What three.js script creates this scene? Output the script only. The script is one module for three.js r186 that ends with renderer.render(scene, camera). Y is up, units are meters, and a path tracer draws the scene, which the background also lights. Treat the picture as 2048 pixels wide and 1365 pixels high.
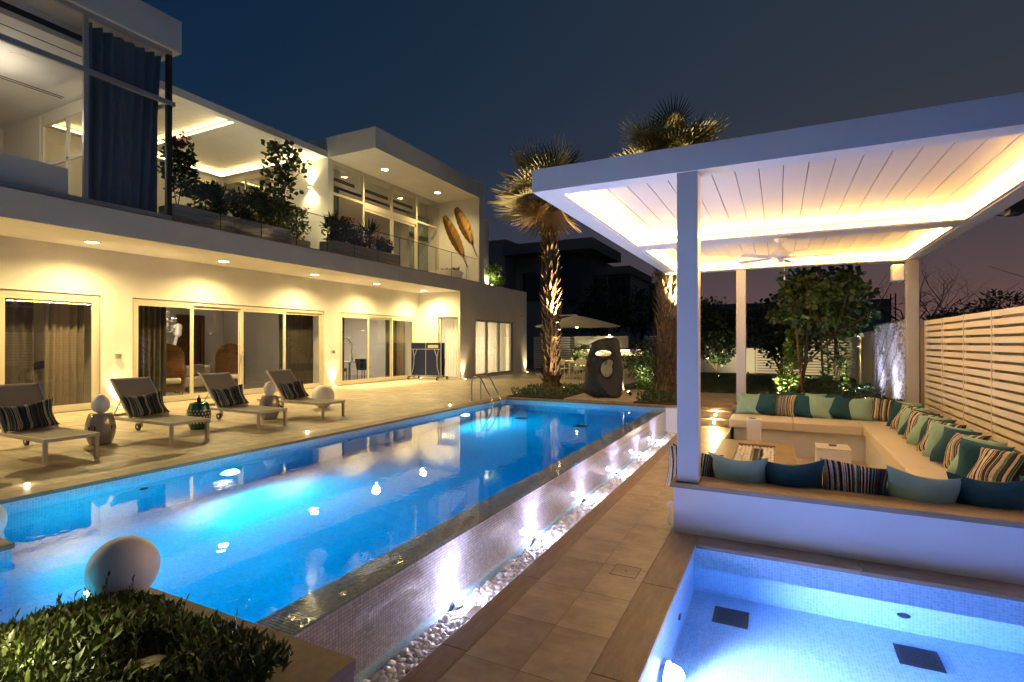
import * as THREE from 'three';
import { RoundedBoxGeometry } from 'three/addons/geometries/RoundedBoxGeometry.js';
import { MarchingCubes } from 'three/addons/objects/MarchingCubes.js';
import { mergeGeometries } from 'three/addons/utils/BufferGeometryUtils.js';
import { RectAreaLightUniformsLib } from 'three/addons/lights/RectAreaLightUniformsLib.js';

// ---------- camera, sky, sun, exposure ----------
// world: x to the right across the pool, y up, depth d along the pool (z = -d); terrace level is y = 0
RectAreaLightUniformsLib.init();
const scene = new THREE.Scene();
const camera = new THREE.PerspectiveCamera(65.307, 1024 / 682, 0.05, 900);
camera.position.set(0, 1.55, 0);
camera.rotation.order = 'YXZ';
camera.rotation.y = 26.63 * Math.PI / 180;
camera.rotation.x = 0.19 * Math.PI / 180;

const renderer = new THREE.WebGLRenderer({ antialias: true });
renderer.toneMapping = THREE.LinearToneMapping;
renderer.toneMappingExposure = 2.7;
renderer.shadowMap.enabled = true;

{ // night sky after dusk: deep blue overhead, town glow low down, strongest towards the right of the view
  const W = 256, H = 128, data = new Float32Array(W * H * 4);
  const K = 1 / 2.7, zen = [0.0002, 0.0085, 0.032].map((v) => v * K), mid = [0.0016, 0.031, 0.078].map((v) => v * K), low = [0.036, 0.052, 0.066].map((v) => v * K), glow = [0.185, 0.088, 0.066].map((v) => v * K), lift = [0.020, 0.026, 0.027].map((v) => v * K);
  const az0 = Math.atan2(-0.93, 0.37);           // z, x of the glow's middle
  for (let r = 0; r < H; r++) for (let c = 0; c < W; c++) {
    const up = ((r + 0.5) / H - 0.5) * Math.PI, az = ((c + 0.5) / W - 0.5) * 2 * Math.PI;
    const e = Math.max(0, up) * 180 / Math.PI, w = 0.5 + 0.5 * Math.cos(az - az0);
    const g = Math.pow(w, 4), a = Math.exp(-e / 8.5), b = Math.exp(-e / 26), o = (r * W + c) * 4;
    for (let k = 0; k < 3; k++) {
      let v = (zen[k] * (1 - b) + mid[k] * b) * (1 - 0.45 * g) + lift[k] * g;
      data[o + k] = v * (1 - a) + (low[k] * (1 - g) + glow[k] * g) * a;
    }
    data[o + 3] = 1;
  }
  const sky = new THREE.DataTexture(data, W, H, THREE.RGBAFormat, THREE.FloatType);
  sky.mapping = THREE.EquirectangularReflectionMapping; sky.magFilter = THREE.LinearFilter; sky.needsUpdate = true;
  scene.background = sky; scene.environment = sky;
}
{ // the last of the dusk light, very faint and very soft
  const sun = new THREE.DirectionalLight(new THREE.Color(0.62, 0.72, 1), 0.02);
  sun.name = 'dusk_light'; sun.position.set(14, 22, 30); sun.target.position.set(-4, 0, -10);
  sun.castShadow = true; sun.shadow.radius = 60; sun.shadow.mapSize.set(2048, 2048);
  Object.assign(sun.shadow.camera, { left: -40, right: 40, top: 40, bottom: -40, near: 1, far: 120 });
  scene.add(sun, sun.target);
}

// ---------- helpers ----------
let seed = 12345;
const rnd = () => { seed = (seed + 0x6d2b79f5) | 0; let t = Math.imul(seed ^ (seed >>> 15), 1 | seed); t = (t + Math.imul(t ^ (t >>> 7), 61 | t)) ^ t; return ((t ^ (t >>> 14)) >>> 0) / 4294967296; };
const rr = (a, b) => a + (b - a) * rnd();
const PI = Math.PI;
const V = (x, y, d) => new THREE.Vector3(x, y, -d);
const taken = new Map();
const numbered = (n) => { const k = taken.get(n) ?? 0; taken.set(n, k + 1); return k ? n + '_' + String(k).padStart(3, '0') : n; };
function hash(x, y, s) { let h = Math.imul(x, 374761393) + Math.imul(y, 668265263) + Math.imul(s, 1274126177) | 0; h = Math.imul(h ^ (h >>> 13), 1274126177); return ((h ^ (h >>> 16)) >>> 0) / 4294967296; }
function pn(x, y, p, s) { // periodic value noise
  const xi = Math.floor(x), yi = Math.floor(y), fx = x - xi, fy = y - yi, u = fx * fx * (3 - 2 * fx), v = fy * fy * (3 - 2 * fy), m = (a) => ((a % p) + p) % p;
  const a = hash(m(xi), m(yi), s), b = hash(m(xi + 1), m(yi), s), c = hash(m(xi), m(yi + 1), s), d = hash(m(xi + 1), m(yi + 1), s);
  return (a + (b - a) * u) * (1 - v) + (c + (d - c) * u) * v;
}
const fbm = (x, y, p, s, oct = 4) => { let t = 0, a = 0.5, n = 0; for (let i = 0; i < oct; i++) { t += a * pn(x, y, p, s + i); n += a; x *= 2; y *= 2; p *= 2; a *= 0.5; } return t / n; };
function tex(w, h, fn, size, srgb = true) { // fn(u, v) in 0..1 gives [r, g, b]; size: metres across
  const data = new Uint8Array(w * h * 4);
  for (let y = 0; y < h; y++) for (let x = 0; x < w; x++) { const c = fn(x / w, y / h), o = (y * w + x) * 4; for (let k = 0; k < 3; k++) data[o + k] = Math.max(0, Math.min(255, c[k] * 255)); data[o + 3] = 255; }
  const t = new THREE.DataTexture(data, w, h); t.wrapS = t.wrapT = THREE.RepeatWrapping; t.magFilter = THREE.LinearFilter; t.minFilter = THREE.LinearMipmapLinearFilter;
  if (srgb) t.colorSpace = THREE.SRGBColorSpace;
  const sz = Array.isArray(size) ? size : [size, size];
  t.repeat.set(1 / sz[0], 1 / sz[1]); t.needsUpdate = true; return t;
}
const gray = (w, h, fn, size) => tex(w, h, (u, v) => { const g = fn(u, v); return [g, g, g]; }, size, false);
const col = (c) => new THREE.Color().setRGB(c[0], c[1], c[2]);
function std(name, c, rough = 0.6, o = {}) { const m = new THREE.MeshPhysicalMaterial({ color: col(c), roughness: rough, ...o }); m.name = name; return m; }
function glowMat(name, c, k) { const m = new THREE.MeshStandardMaterial({ color: col([0.8, 0.8, 0.8]), emissive: col(c), emissiveIntensity: k, roughness: 0.5 }); m.name = name; return m; }

// box from limits, uv in metres
function box(x0, x1, y0, y1, d0, d1) {
  const p = [], n = [], uv = [], ix = [], z0 = -d1, z1 = -d0;
  const face = (a, b, c, d, nn, u) => { const k = p.length / 3; for (const q of [a, b, c, d]) { p.push(...q); n.push(...nn); uv.push(...u(q)); } ix.push(k, k + 1, k + 2, k, k + 2, k + 3); };
  const zy = (q) => [q[2], q[1]], xy = (q) => [q[0], q[1]], xz = (q) => [q[0], q[2]];
  face([x1, y0, z1], [x1, y0, z0], [x1, y1, z0], [x1, y1, z1], [1, 0, 0], zy);
  face([x0, y0, z0], [x0, y0, z1], [x0, y1, z1], [x0, y1, z0], [-1, 0, 0], zy);
  face([x0, y1, z1], [x1, y1, z1], [x1, y1, z0], [x0, y1, z0], [0, 1, 0], xz);
  face([x0, y0, z0], [x1, y0, z0], [x1, y0, z1], [x0, y0, z1], [0, -1, 0], xz);
  face([x0, y0, z1], [x1, y0, z1], [x1, y1, z1], [x0, y1, z1], [0, 0, 1], xy);
  face([x1, y0, z0], [x0, y0, z0], [x0, y1, z0], [x1, y1, z0], [0, 0, -1], xy);
  const g = new THREE.BufferGeometry();
  g.setAttribute('position', new THREE.Float32BufferAttribute(p, 3)); g.setAttribute('normal', new THREE.Float32BufferAttribute(n, 3)); g.setAttribute('uv', new THREE.Float32BufferAttribute(uv, 2)); g.setIndex(ix);
  return g;
}
function rbox(x0, x1, y0, y1, d0, d1, r = 0.01, s = 2) {
  const g = new RoundedBoxGeometry(x1 - x0, y1 - y0, d1 - d0, s, Math.min(r, (x1 - x0) * 0.49, (y1 - y0) * 0.49, (d1 - d0) * 0.49));
  g.translate((x0 + x1) / 2, (y0 + y1) / 2, -(d0 + d1) / 2); return g;
}
const cyl = (r0, r1, h, x, y, d, seg = 16) => { const g = new THREE.CylinderGeometry(r1, r0, h, seg); g.translate(x, y + h / 2, -d); return g; }; // base radius, top radius, standing on y
const sph = (r, x, y, d, w = 24, h = 16) => { const g = new THREE.SphereGeometry(r, w, h); g.translate(x, y, -d); return g; };
function tube(pts, r, seg = 24, rad = 8) { const c = new THREE.CatmullRomCurve3(pts.map((q) => V(...q)), false, 'centripetal'); return new THREE.TubeGeometry(c, seg, r, rad, false); }
function bar(a, b, r0, r1 = r0, rad = 8) { // tapered round bar between two points
  const A = V(...a), B = V(...b), l = A.distanceTo(B), g = new THREE.CylinderGeometry(r1, r0, l, rad);
  g.applyQuaternion(new THREE.Quaternion().setFromUnitVectors(new THREE.Vector3(0, 1, 0), B.clone().sub(A).normalize())); g.translate((A.x + B.x) / 2, (A.y + B.y) / 2, (A.z + B.z) / 2); return g;
}
function stick(a, b, w, h) { // square bar between two points
  const A = V(...a), B = V(...b), g = new THREE.BoxGeometry(w, h, A.distanceTo(B));
  const m = new THREE.Matrix4().lookAt(A, B, new THREE.Vector3(0, 1, 0)); g.applyMatrix4(m); g.translate((A.x + B.x) / 2, (A.y + B.y) / 2, (A.z + B.z) / 2); return g;
}
function lathe(pts, x = 0, y = 0, d = 0, seg = 32) { const g = new THREE.LatheGeometry(pts.map((q) => new THREE.Vector2(q[0], q[1])), seg); g.translate(x, y, -d); return g; }
const flat = (g) => { const q = g.index ? g.toNonIndexed() : g; for (const k of Object.keys(q.attributes)) if (!['position', 'normal', 'uv'].includes(k)) q.deleteAttribute(k); return q; };
const merge = (list) => list.length === 1 ? list[0] : mergeGeometries(list.map(flat));
function origin(o) { const v = new THREE.Vector3(); for (let q = o; q && q !== scene; q = q.parent) v.add(q.position); return v; }
// one named mesh; geometry given in world places, kept relative to its parent
function mk(name, geos, mat, parent = scene, kind) {
  let g = merge([].concat(geos)); const m = new THREE.Mesh(g, mat); m.name = parent === scene ? numbered(name) : name;
  if (parent !== scene) { const o = origin(parent); g.translate(-o.x, -o.y, -o.z); }
  if (kind) m.userData.kind = kind; parent.add(m); return m;
}
// one mesh with a shared geometry, placed
function piece(name, g, mat, parent, x, y, d, ry = 0, rx = 0, rz = 0) {
  const m = new THREE.Mesh(g, mat); m.name = name; const o = origin(parent); m.position.set(x - o.x, y - o.y, -d - o.z); m.rotation.set(rx, ry, rz, 'YXZ'); parent.add(m); return m;
}
function thing(name, label, category, x = 0, y = 0, d = 0, group) {
  const o = new THREE.Group(); o.name = numbered(name); o.position.set(x, y, -d); scene.add(o); o.userData = { label, category }; if (group) o.userData.group = group; return o;
}
function tag(o, label, category, group) { o.userData.label = label; o.userData.category = category; if (group) o.userData.group = group; return o; }
function struct(name, x = 0, y = 0, d = 0, label) { const o = new THREE.Group(); o.name = numbered(name); o.position.set(x, y, -d); o.userData.kind = 'structure'; if (label) o.userData.label = label; scene.add(o); return o; }
function single(name, geos, mat, label, category, group) { // a thing that is one mesh, with its origin at its base
  const g = merge([].concat(geos)); g.computeBoundingBox(); const b = g.boundingBox.clone(), cx = (b.min.x + b.max.x) / 2, cz = (b.min.z + b.max.z) / 2; g.translate(-cx, -b.min.y, -cz);
  const m = new THREE.Mesh(g, mat); m.name = numbered(name); m.position.set(cx, b.min.y, cz); scene.add(m); return tag(m, label, category, group);
}
function clone(o, label, x, y, d, ry) { const c = o.clone(); c.name = numbered(o.name.replace(/_\d+$/, '')); c.userData = { ...o.userData, label }; if (x !== undefined) c.position.set(x, y, -d); if (ry !== undefined) c.rotation.y = ry; scene.add(c); return c; }
// lights
const WARM = [1, 0.75, 0.32], AMBER = [1, 0.52, 0.09], COOL = [0.68, 0.72, 1], ICE = [0.5, 0.8, 1];
function spot(at, to, c, cd, angle, pen = 0.8, r = 2) {
  const l = new THREE.SpotLight(col(c), cd, 0, angle * PI / 180, pen, 2); l.name = 'lamp_beam'; l.position.copy(V(...at)); l.target.position.copy(V(...to)); l.castShadow = true; l.shadow.radius = r; scene.add(l, l.target); return l;
}
function point(at, c, cd, r = 2) { const l = new THREE.PointLight(col(c), cd, 0, 2); l.name = 'lamp_glow'; l.position.copy(V(...at)); l.castShadow = true; l.shadow.radius = r; scene.add(l); return l; }
function area(at, to, w, h, c, k) { const l = new THREE.RectAreaLight(col(c), k, w, h); l.name = 'lamp_panel'; l.position.copy(V(...at)); l.lookAt(V(...to)); scene.add(l); return l; }

// ---------- materials ----------
const stuccoBump = gray(256, 256, (u, v) => 0.5 * fbm(u * 64, v * 64, 64, 3, 3) + 0.5 * fbm(u * 8, v * 8, 8, 9, 3), 1.6);
const stuccoMap = tex(256, 256, (u, v) => { const g = 0.94 + 0.08 * (fbm(u * 5, v * 5, 5, 21, 5) - 0.5); return [g, g, g * 0.995]; }, 3.1);
const limeMap = tex(512, 512, (u, v) => { // pale limestone with streaks along one side
  const s = fbm(u * 3, v * 40, 40, 5, 4), f = fbm(u * 12, v * 12, 12, 8, 5), b = fbm(u * 60, v * 60, 60, 33, 2), g = 0.80 + 0.13 * (s - 0.5) + 0.2 * (f - 0.5) + 0.06 * (b - 0.5); return [g, g * 0.975, g * 0.93]; }, 2.3);
const limeRough = gray(256, 256, (u, v) => 0.46 + 0.5 * (fbm(u * 6, v * 6, 6, 71, 5) - 0.5), 1.9);
const limeBump = gray(256, 256, (u, v) => 0.6 * fbm(u * 4, v * 50, 50, 12, 3) + 0.4 * fbm(u * 40, v * 40, 40, 15, 2), 1.1);
const copeMap = tex(256, 256, (u, v) => { const g = 0.82 + 0.2 * (fbm(u * 10, v * 10, 10, 44, 5) - 0.5) + 0.1 * (fbm(u * 50, v * 50, 50, 45, 2) - 0.5); return [g, g * 0.96, g * 0.9]; }, 1.3);
const mosaicMap = tex(512, 512, (u, v) => { // glass mosaic, 25 mm, 20 tiles a side
  const i = Math.floor(u * 20), j = Math.floor(v * 20), fx = u * 20 - i, fy = v * 20 - j, e = Math.min(fx, fy, 1 - fx, 1 - fy); if (e < 0.06) return [0.90, 0.92, 0.93];
  const h = hash(i, j, 4); return [0.62 + 0.12 * h, 0.80 + 0.09 * h, 0.88 + 0.07 * h]; }, 0.5);
const mosaicBump = gray(512, 512, (u, v) => { const fx = (u * 20) % 1, fy = (v * 20) % 1, e = Math.min(fx, fy, 1 - fx, 1 - fy); return Math.min(1, e / 0.1); }, 0.5);
const waterBump = gray(512, 512, (u, v) => 0.55 * fbm(u * 22, v * 22, 22, 61, 3) + 0.45 * fbm(u * 60, v * 60, 60, 65, 2), 4.0);
const weaveBump = gray(256, 256, (u, v) => 0.5 + 0.25 * Math.sin(u * 2 * PI * 64) + 0.25 * Math.sin(v * 2 * PI * 64), 0.12);
const clothBump = gray(256, 256, (u, v) => 0.7 * fbm(u * 5, v * 9, 9, 82, 4) + 0.3 * (0.5 + 0.5 * Math.sin((u + v) * 2 * PI * 60)), 0.5);
const barkMap = tex(256, 256, (u, v) => { const s = fbm(u * 30, v * 6, 30, 91, 4), g = 0.35 + 0.9 * (s - 0.35); return [g, g * 0.86, g * 0.7]; }, 0.6);
const barkBump = gray(256, 256, (u, v) => fbm(u * 30, v * 6, 30, 91, 4), 0.6);
const woodMap = tex(256, 256, (u, v) => { const s = fbm(u * 3, v * 40, 40, 101, 4), g = 0.7 + 0.6 * (s - 0.5); return [g, g * 0.95, g * 0.88]; }, 0.9);
const stripe = (s) => tex(512, 64, (u, v) => { // woven stripes of navy, cream, plum, sea green
  const pal = [[0.05, 0.06, 0.11], [0.80, 0.72, 0.64], [0.05, 0.06, 0.11], [0.29, 0.22, 0.25], [0.78, 0.73, 0.66], [0.17, 0.27, 0.27], [0.40, 0.50, 0.44], [0.10, 0.13, 0.18], [0.82, 0.76, 0.70], [0.22, 0.17, 0.22]];
  const w = u + 0.006 * (fbm(u * 6, v * 10, 10, s, 3) - 0.5), k = 30, i = Math.floor(w * k), f = w * k - i, e = hash(i, 3, s); const a = pal[Math.floor(e * 9.99)], b = pal[Math.floor(hash(i, 7, s) * 9.99)];
  const c = f < 0.35 + 0.4 * hash(i, 9, s) ? a : b, n = 0.82 + 0.36 * pn(u * 200, v * 40, 200, s + 5); return [c[0] * n, c[1] * n, c[2] * n]; }, 1);
const STRIPES = [stripe(5), stripe(17), stripe(29)];

const LW = [0.80, 0.77, 0.70];
const M = {
  stucco: std('stucco', LW, 0.85, { map: stuccoMap, bumpMap: stuccoBump, bumpScale: 0.0015 }),
  ceiling: std('ceiling paint', [0.80, 0.78, 0.73], 0.85, { map: stuccoMap }),
  white: std('white render', [0.80, 0.79, 0.77], 0.7, { map: stuccoMap, bumpMap: stuccoBump, bumpScale: 0.001 }),
  powder: std('white powder coat', [0.54, 0.53, 0.55], 0.36),
  frame: std('beige aluminium', [0.62, 0.57, 0.44], 0.38),
  greyFrame: std('grey aluminium', [0.42, 0.42, 0.42], 0.35, { metalness: 0.3 }),
  darkFrame: std('dark aluminium', [0.03, 0.03, 0.035], 0.4),
  glass: std('window glass', [1, 1, 1], 0, { transmission: 1, thickness: 0, ior: 1.5 }),
  tint: std('tinted glass', [0.74, 0.80, 0.86], 0, { transmission: 1, thickness: 0, ior: 1.5 }),
  lime: std('limestone paving', [0.66, 0.56, 0.43], 1, { map: limeMap, roughnessMap: limeRough, bumpMap: limeBump, bumpScale: 0.0012 }),
  lime2: std('limestone paving b', [0.61, 0.51, 0.39], 1, { map: limeMap, roughnessMap: limeRough, bumpMap: limeBump, bumpScale: 0.0012 }),
  grout: std('grout', [0.48, 0.41, 0.33], 0.9),
  cope: std('brown stone coping', [0.40, 0.31, 0.22], 0.5, { map: copeMap, bumpMap: stuccoBump, bumpScale: 0.001 }),
  mosaic: std('pool mosaic', [0.85, 0.88, 0.9], 0.25, { map: mosaicMap, bumpMap: mosaicBump, bumpScale: 0.001 }),
  chip: std('mosaic tile', [0.80, 0.76, 0.80], 0.16, { clearcoat: 0.4, clearcoatRoughness: 0.1 }),
  chipGrout: std('mosaic grout', [0.16, 0.15, 0.17], 0.9),
  pebble: std('white pebble', [0.66, 0.66, 0.68], 0.5),
  steel: std('polished steel', [0.62, 0.62, 0.62], 0.16, { metalness: 1 }),
  chrome: std('brushed steel', [0.55, 0.54, 0.52], 0.3, { metalness: 1 }),
  black: std('black plastic', [0.02, 0.02, 0.02], 0.5),
  dark: std('dark recess', [0.012, 0.012, 0.014], 0.8),
  aqua: std('sea green fabric', [0.27, 0.44, 0.38], 0.95, { bumpMap: clothBump, bumpScale: 0.004, sheen: 0.3 }),
  teal: std('teal fabric', [0.006, 0.062, 0.10], 0.9, { bumpMap: clothBump, bumpScale: 0.004, sheen: 0.3 }),
  cushion: std('cream seat fabric', [0.66, 0.58, 0.46], 0.9, { bumpMap: weaveBump, bumpScale: 0.0006 }),
  sling: std('taupe sling mesh', [0.33, 0.29, 0.24], 0.8, { bumpMap: weaveBump, bumpScale: 0.0012 }),
  lounger: std('sand aluminium', [0.45, 0.40, 0.34], 0.45),
  ceramic: std('grey glazed ceramic', [0.30, 0.27, 0.23], 0.22, { clearcoat: 0.6 }),
  green: std('green glazed ceramic', [0.008, 0.085, 0.055], 0.15, { clearcoat: 0.8 }),
  globe: std('white opal plastic', [0.78, 0.76, 0.74], 0.42),
  bronze: std('bronze leaf metal', [0.24, 0.125, 0.035], 0.42, { metalness: 0.8, bumpMap: barkBump, bumpScale: 0.01 }),
  bark: std('palm bark', [0.50, 0.40, 0.29], 0.9, { map: barkMap, bumpMap: barkBump, bumpScale: 0.012 }),
  boot: std('palm leaf base', [0.42, 0.33, 0.23], 0.85, { map: barkMap, bumpMap: barkBump, bumpScale: 0.006 }),
  twig: std('tree bark', [0.20, 0.17, 0.12], 0.9, { map: barkMap, bumpMap: barkBump, bumpScale: 0.006 }),
  stake: std('red brown stake', [0.25, 0.10, 0.06], 0.8, { map: woodMap }),
  wood: std('walnut', [0.24, 0.105, 0.04], 0.45, { map: woodMap }),
  planter: std('grey plank', [0.80, 0.80, 0.79], 0.7, { map: woodMap, bumpMap: barkBump, bumpScale: 0.002 }),
  soil: std('soil', [0.035, 0.026, 0.018], 1),
  lawn: std('lawn soil', [0.035, 0.05, 0.018], 1),
  ground: std('sand ground', [0.28, 0.22, 0.16], 1),
  rock: std('black basalt', [0.035, 0.028, 0.024], 0.72, { bumpMap: stuccoBump, bumpScale: 0.012 }),
  navy: std('navy velvet', [0.010, 0.018, 0.05], 0.85, { sheen: 0.5 }),
  tt: std('blue table top', [0.014, 0.022, 0.085], 0.4),
  curtainDark: std('blue grey curtain', [0.10, 0.125, 0.17], 0.9, { bumpMap: clothBump, bumpScale: 0.003 }),
  curtainNight: std('navy curtain', [0.012, 0.016, 0.028], 0.9),
  curtainTeal: std('grey green curtain', [0.16, 0.20, 0.18], 0.9),
  curtainTaupe: std('taupe curtain', [0.20, 0.16, 0.12], 0.9),
  curtainBrown: std('dark brown curtain', [0.05, 0.042, 0.032], 0.9),
  sheer: std('sheer white curtain', [0.78, 0.76, 0.70], 0.95, { transmission: 0.5, thickness: 0 }),
  canvas: std('cream canopy cloth', [0.62, 0.56, 0.44], 0.9, { transmission: 0.3, thickness: 0 }),
  slat: std('cream fence slat', [0.72, 0.66, 0.58], 0.6),
  houseDark: std('grey render far house', [0.16, 0.145, 0.135], 0.9),
  houseTan: std('tan render far house', [0.27, 0.235, 0.20], 0.9),
  houseGlass: std('dark window', [0.008, 0.009, 0.012], 0.08),
  floorIn: std('indoor floor', [0.52, 0.47, 0.40], 0.3, { map: limeMap }),
  wallIn: std('indoor wall', [0.74, 0.70, 0.63], 0.8),
  wallDark: std('charcoal indoor wall', [0.045, 0.042, 0.04], 0.8),
  red: std('crimson petal', [0.35, 0.012, 0.03], 0.7, { transmission: 0.3, thickness: 0 }),
  pink: std('pink petal', [0.55, 0.12, 0.16], 0.7, { transmission: 0.3, thickness: 0 }),
};
const leafMat = (name, c) => std(name, c, 0.45, { transmission: 0.32, thickness: 0, vertexColors: false });
Object.assign(M, { leaf: leafMat('leaf green', [0.055, 0.10, 0.022]), leafDark: leafMat('dark leaf', [0.030, 0.052, 0.016]), leafLime: leafMat('bright leaf', [0.11, 0.17, 0.025]), leafHedge: leafMat('hedge leaf', [0.075, 0.10, 0.026]), frond: leafMat('palm frond', [0.19, 0.165, 0.06]), frondDry: leafMat('dry palm frond', [0.22, 0.13, 0.055]), yucca: leafMat('yucca leaf', [0.06, 0.09, 0.03]) });
M.striped = STRIPES.map((t, i) => std('striped fabric ' + i, [1, 1, 1], 0.95, { map: t, bumpMap: clothBump, bumpScale: 0.004 }));
const water = (name, c, dist) => std(name, [1, 1, 1], 0, { transmission: 1, thickness: 1, ior: 1.333, attenuationColor: col(c), attenuationDistance: dist, bumpMap: waterBump, bumpScale: 0.0009 });
M.pool = water('pool water', [0.008, 0.60, 0.90], 2.4);
M.spa = water('spa water', [0.42, 0.70, 0.95], 2.4);
M.film = std('wet', [1, 1, 1], 0);
const G = { warm: glowMat('warm lamp glass', WARM, 14), led: glowMat('amber led strip', [1, 0.78, 0.38], 7), led2: glowMat('upper led strip', [1, 0.78, 0.36], 7), cool: glowMat('cool lamp glass', [0.8, 0.86, 1], 18), step: glowMat('step lamp glass', [1, 0.74, 0.42], 10), dot: glowMat('deck marker lamp', [1, 0.75, 0.45], 8), white: glowMat('crystal lamp', [1, 0.93, 0.8], 5) };

// ---------- ground, terrace, pool ----------
const POOL = { x0: -6.85, x1: -2.47, d0: 1.95, d1: 13.3, wl: -0.10, fl: -1.6, ax0: -5.3, ax1: -3.62, ad: -0.6 };
{
  const s = new THREE.Shape([new THREE.Vector2(-220, -120), new THREE.Vector2(220, -120), new THREE.Vector2(220, 320), new THREE.Vector2(-220, 320)]);
  s.holes.push(new THREE.Path([new THREE.Vector2(-14.4, -8), new THREE.Vector2(-14.4, 13.9), new THREE.Vector2(-1.06, 13.9), new THREE.Vector2(-1.06, 14.94), new THREE.Vector2(6, 14.94), new THREE.Vector2(6, -8)]));
  const g = new THREE.ShapeGeometry(s); g.rotateX(-PI / 2); g.translate(0, -0.05, 0);
  mk('ground', g, M.ground, scene, 'structure');
  mk('ground', box(-14.4, 6, -2.4, -2.2, -8, 15), M.ground, scene, 'structure');
}
function tileField(root, x0, x1, d0, d1, tx, td, top, mats, offset, near, name = 'tile') {
  // tiles as meshes of their own, nearest first up to 300; the rest joined
  const gap = 0.004, th = 0.014, geos = [0, 1, 2, 3].map((k) => { const g = box(-tx / 2 + gap / 2, tx / 2 - gap / 2, -th, 0, -td / 2 + gap / 2, td / 2 - gap / 2); const uv = g.attributes.uv; for (let i = 0; i < uv.count; i++) uv.setXY(i, uv.getX(i) + k * 0.63, uv.getY(i) + k * 1.37); return g; });
  const all = [];
  let row = 0;
  for (let d = d0; d < d1 - 0.02; d += td, row++) for (let x = x0 - (offset && row % 2 ? tx / 2 : 0); x < x1 - 0.02; x += tx) {
    const a = Math.max(x, x0), b = Math.min(x + tx, x1), e = Math.min(d + td, d1); all.push([a, b, d, e]);
  }
  const dist = (t) => Math.hypot((t[0] + t[1]) / 2 - near[0], (t[2] + t[3]) / 2 - near[1]);
  all.sort((p, q) => dist(p) - dist(q));
  const rest = [];
  all.forEach((t, i) => {
    const full = t[1] - t[0] > tx - 0.01 && t[3] - t[2] > td - 0.01, k = Math.floor(rnd() * 4), dy = (rnd() - 0.5) * 0.0016, cx = (t[0] + t[1]) / 2, cd = (t[2] + t[3]) / 2;
    if (i < 300) { const m = piece(name, geos[k], mats[Math.floor(rnd() * mats.length)], root, cx, top + dy, cd); if (!full) m.scale.set((t[1] - t[0] - gap) / (tx - gap), 1, (t[3] - t[2] - gap) / (td - gap)); }
    else rest.push(box(t[0] + gap / 2, t[1] - gap / 2, top - th, top, t[2] + gap / 2, t[3] - gap / 2));
  });
  if (rest.length) mk('far_' + name + 's', rest, mats[0], root, 'stuff');
}
{
  const t = struct('terrace', -10.5, 0, 4, 'pale limestone terrace between the villa and the pool');
  mk('bed', [box(-14.2, -7.15, -0.4, -0.012, -6, 13.6), box(-14.2, -7.0, -0.4, -0.012, 13.6, 29), box(-12.05, -6.4, -0.4, -0.0125, 19.2, 29)], M.grout, t);
  tileField(t, -14.2, -7.15, -6, 13.6, 1.2, 0.6, 0, [M.lime, M.lime2], true, [-8.5, 6.5]);
  const u = struct('terrace', -9, 0, 20, 'limestone terrace beyond the pool by the dining table');
  tileField(u, -12.05, -7.05, 13.6, 27.6, 1.2, 0.6, 0, [M.lime, M.lime2], true, [-8.5, 16]);
  tileField(u, -7.05, -5.0, 17.6, 27.6, 1.2, 0.6, 0.0008, [M.lime, M.lime2], true, [-7, 18]);
}
function stones(root, x0, x1, d0, d1, y0, y1, along, len, mat) { // a row of coping stones
  const L = along === 'd' ? d1 - d0 : x1 - x0, n = Math.max(1, Math.round(L / len)), s = L / n, g = along === 'd' ? rbox(x0, x1, y0, y1, d0, d0 + s - 0.004, 0.006, 1) : rbox(x0, x0 + s - 0.004, y0, y1, d0, d1, 0.006, 1);
  const c = new THREE.Vector3((x0 + x1) / 2, (y0 + y1) / 2, 0), cd = along === 'd' ? d0 + s / 2 : (d0 + d1) / 2, cx = along === 'd' ? c.x : x0 + s / 2; g.translate(-cx, -c.y, cd);
  for (let i = 0; i < n; i++) piece('coping_stone', g, mat, root, along === 'd' ? cx : cx + i * s, c.y + (rnd() - 0.5) * 0.001, along === 'd' ? cd + i * s : cd);
}
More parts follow.
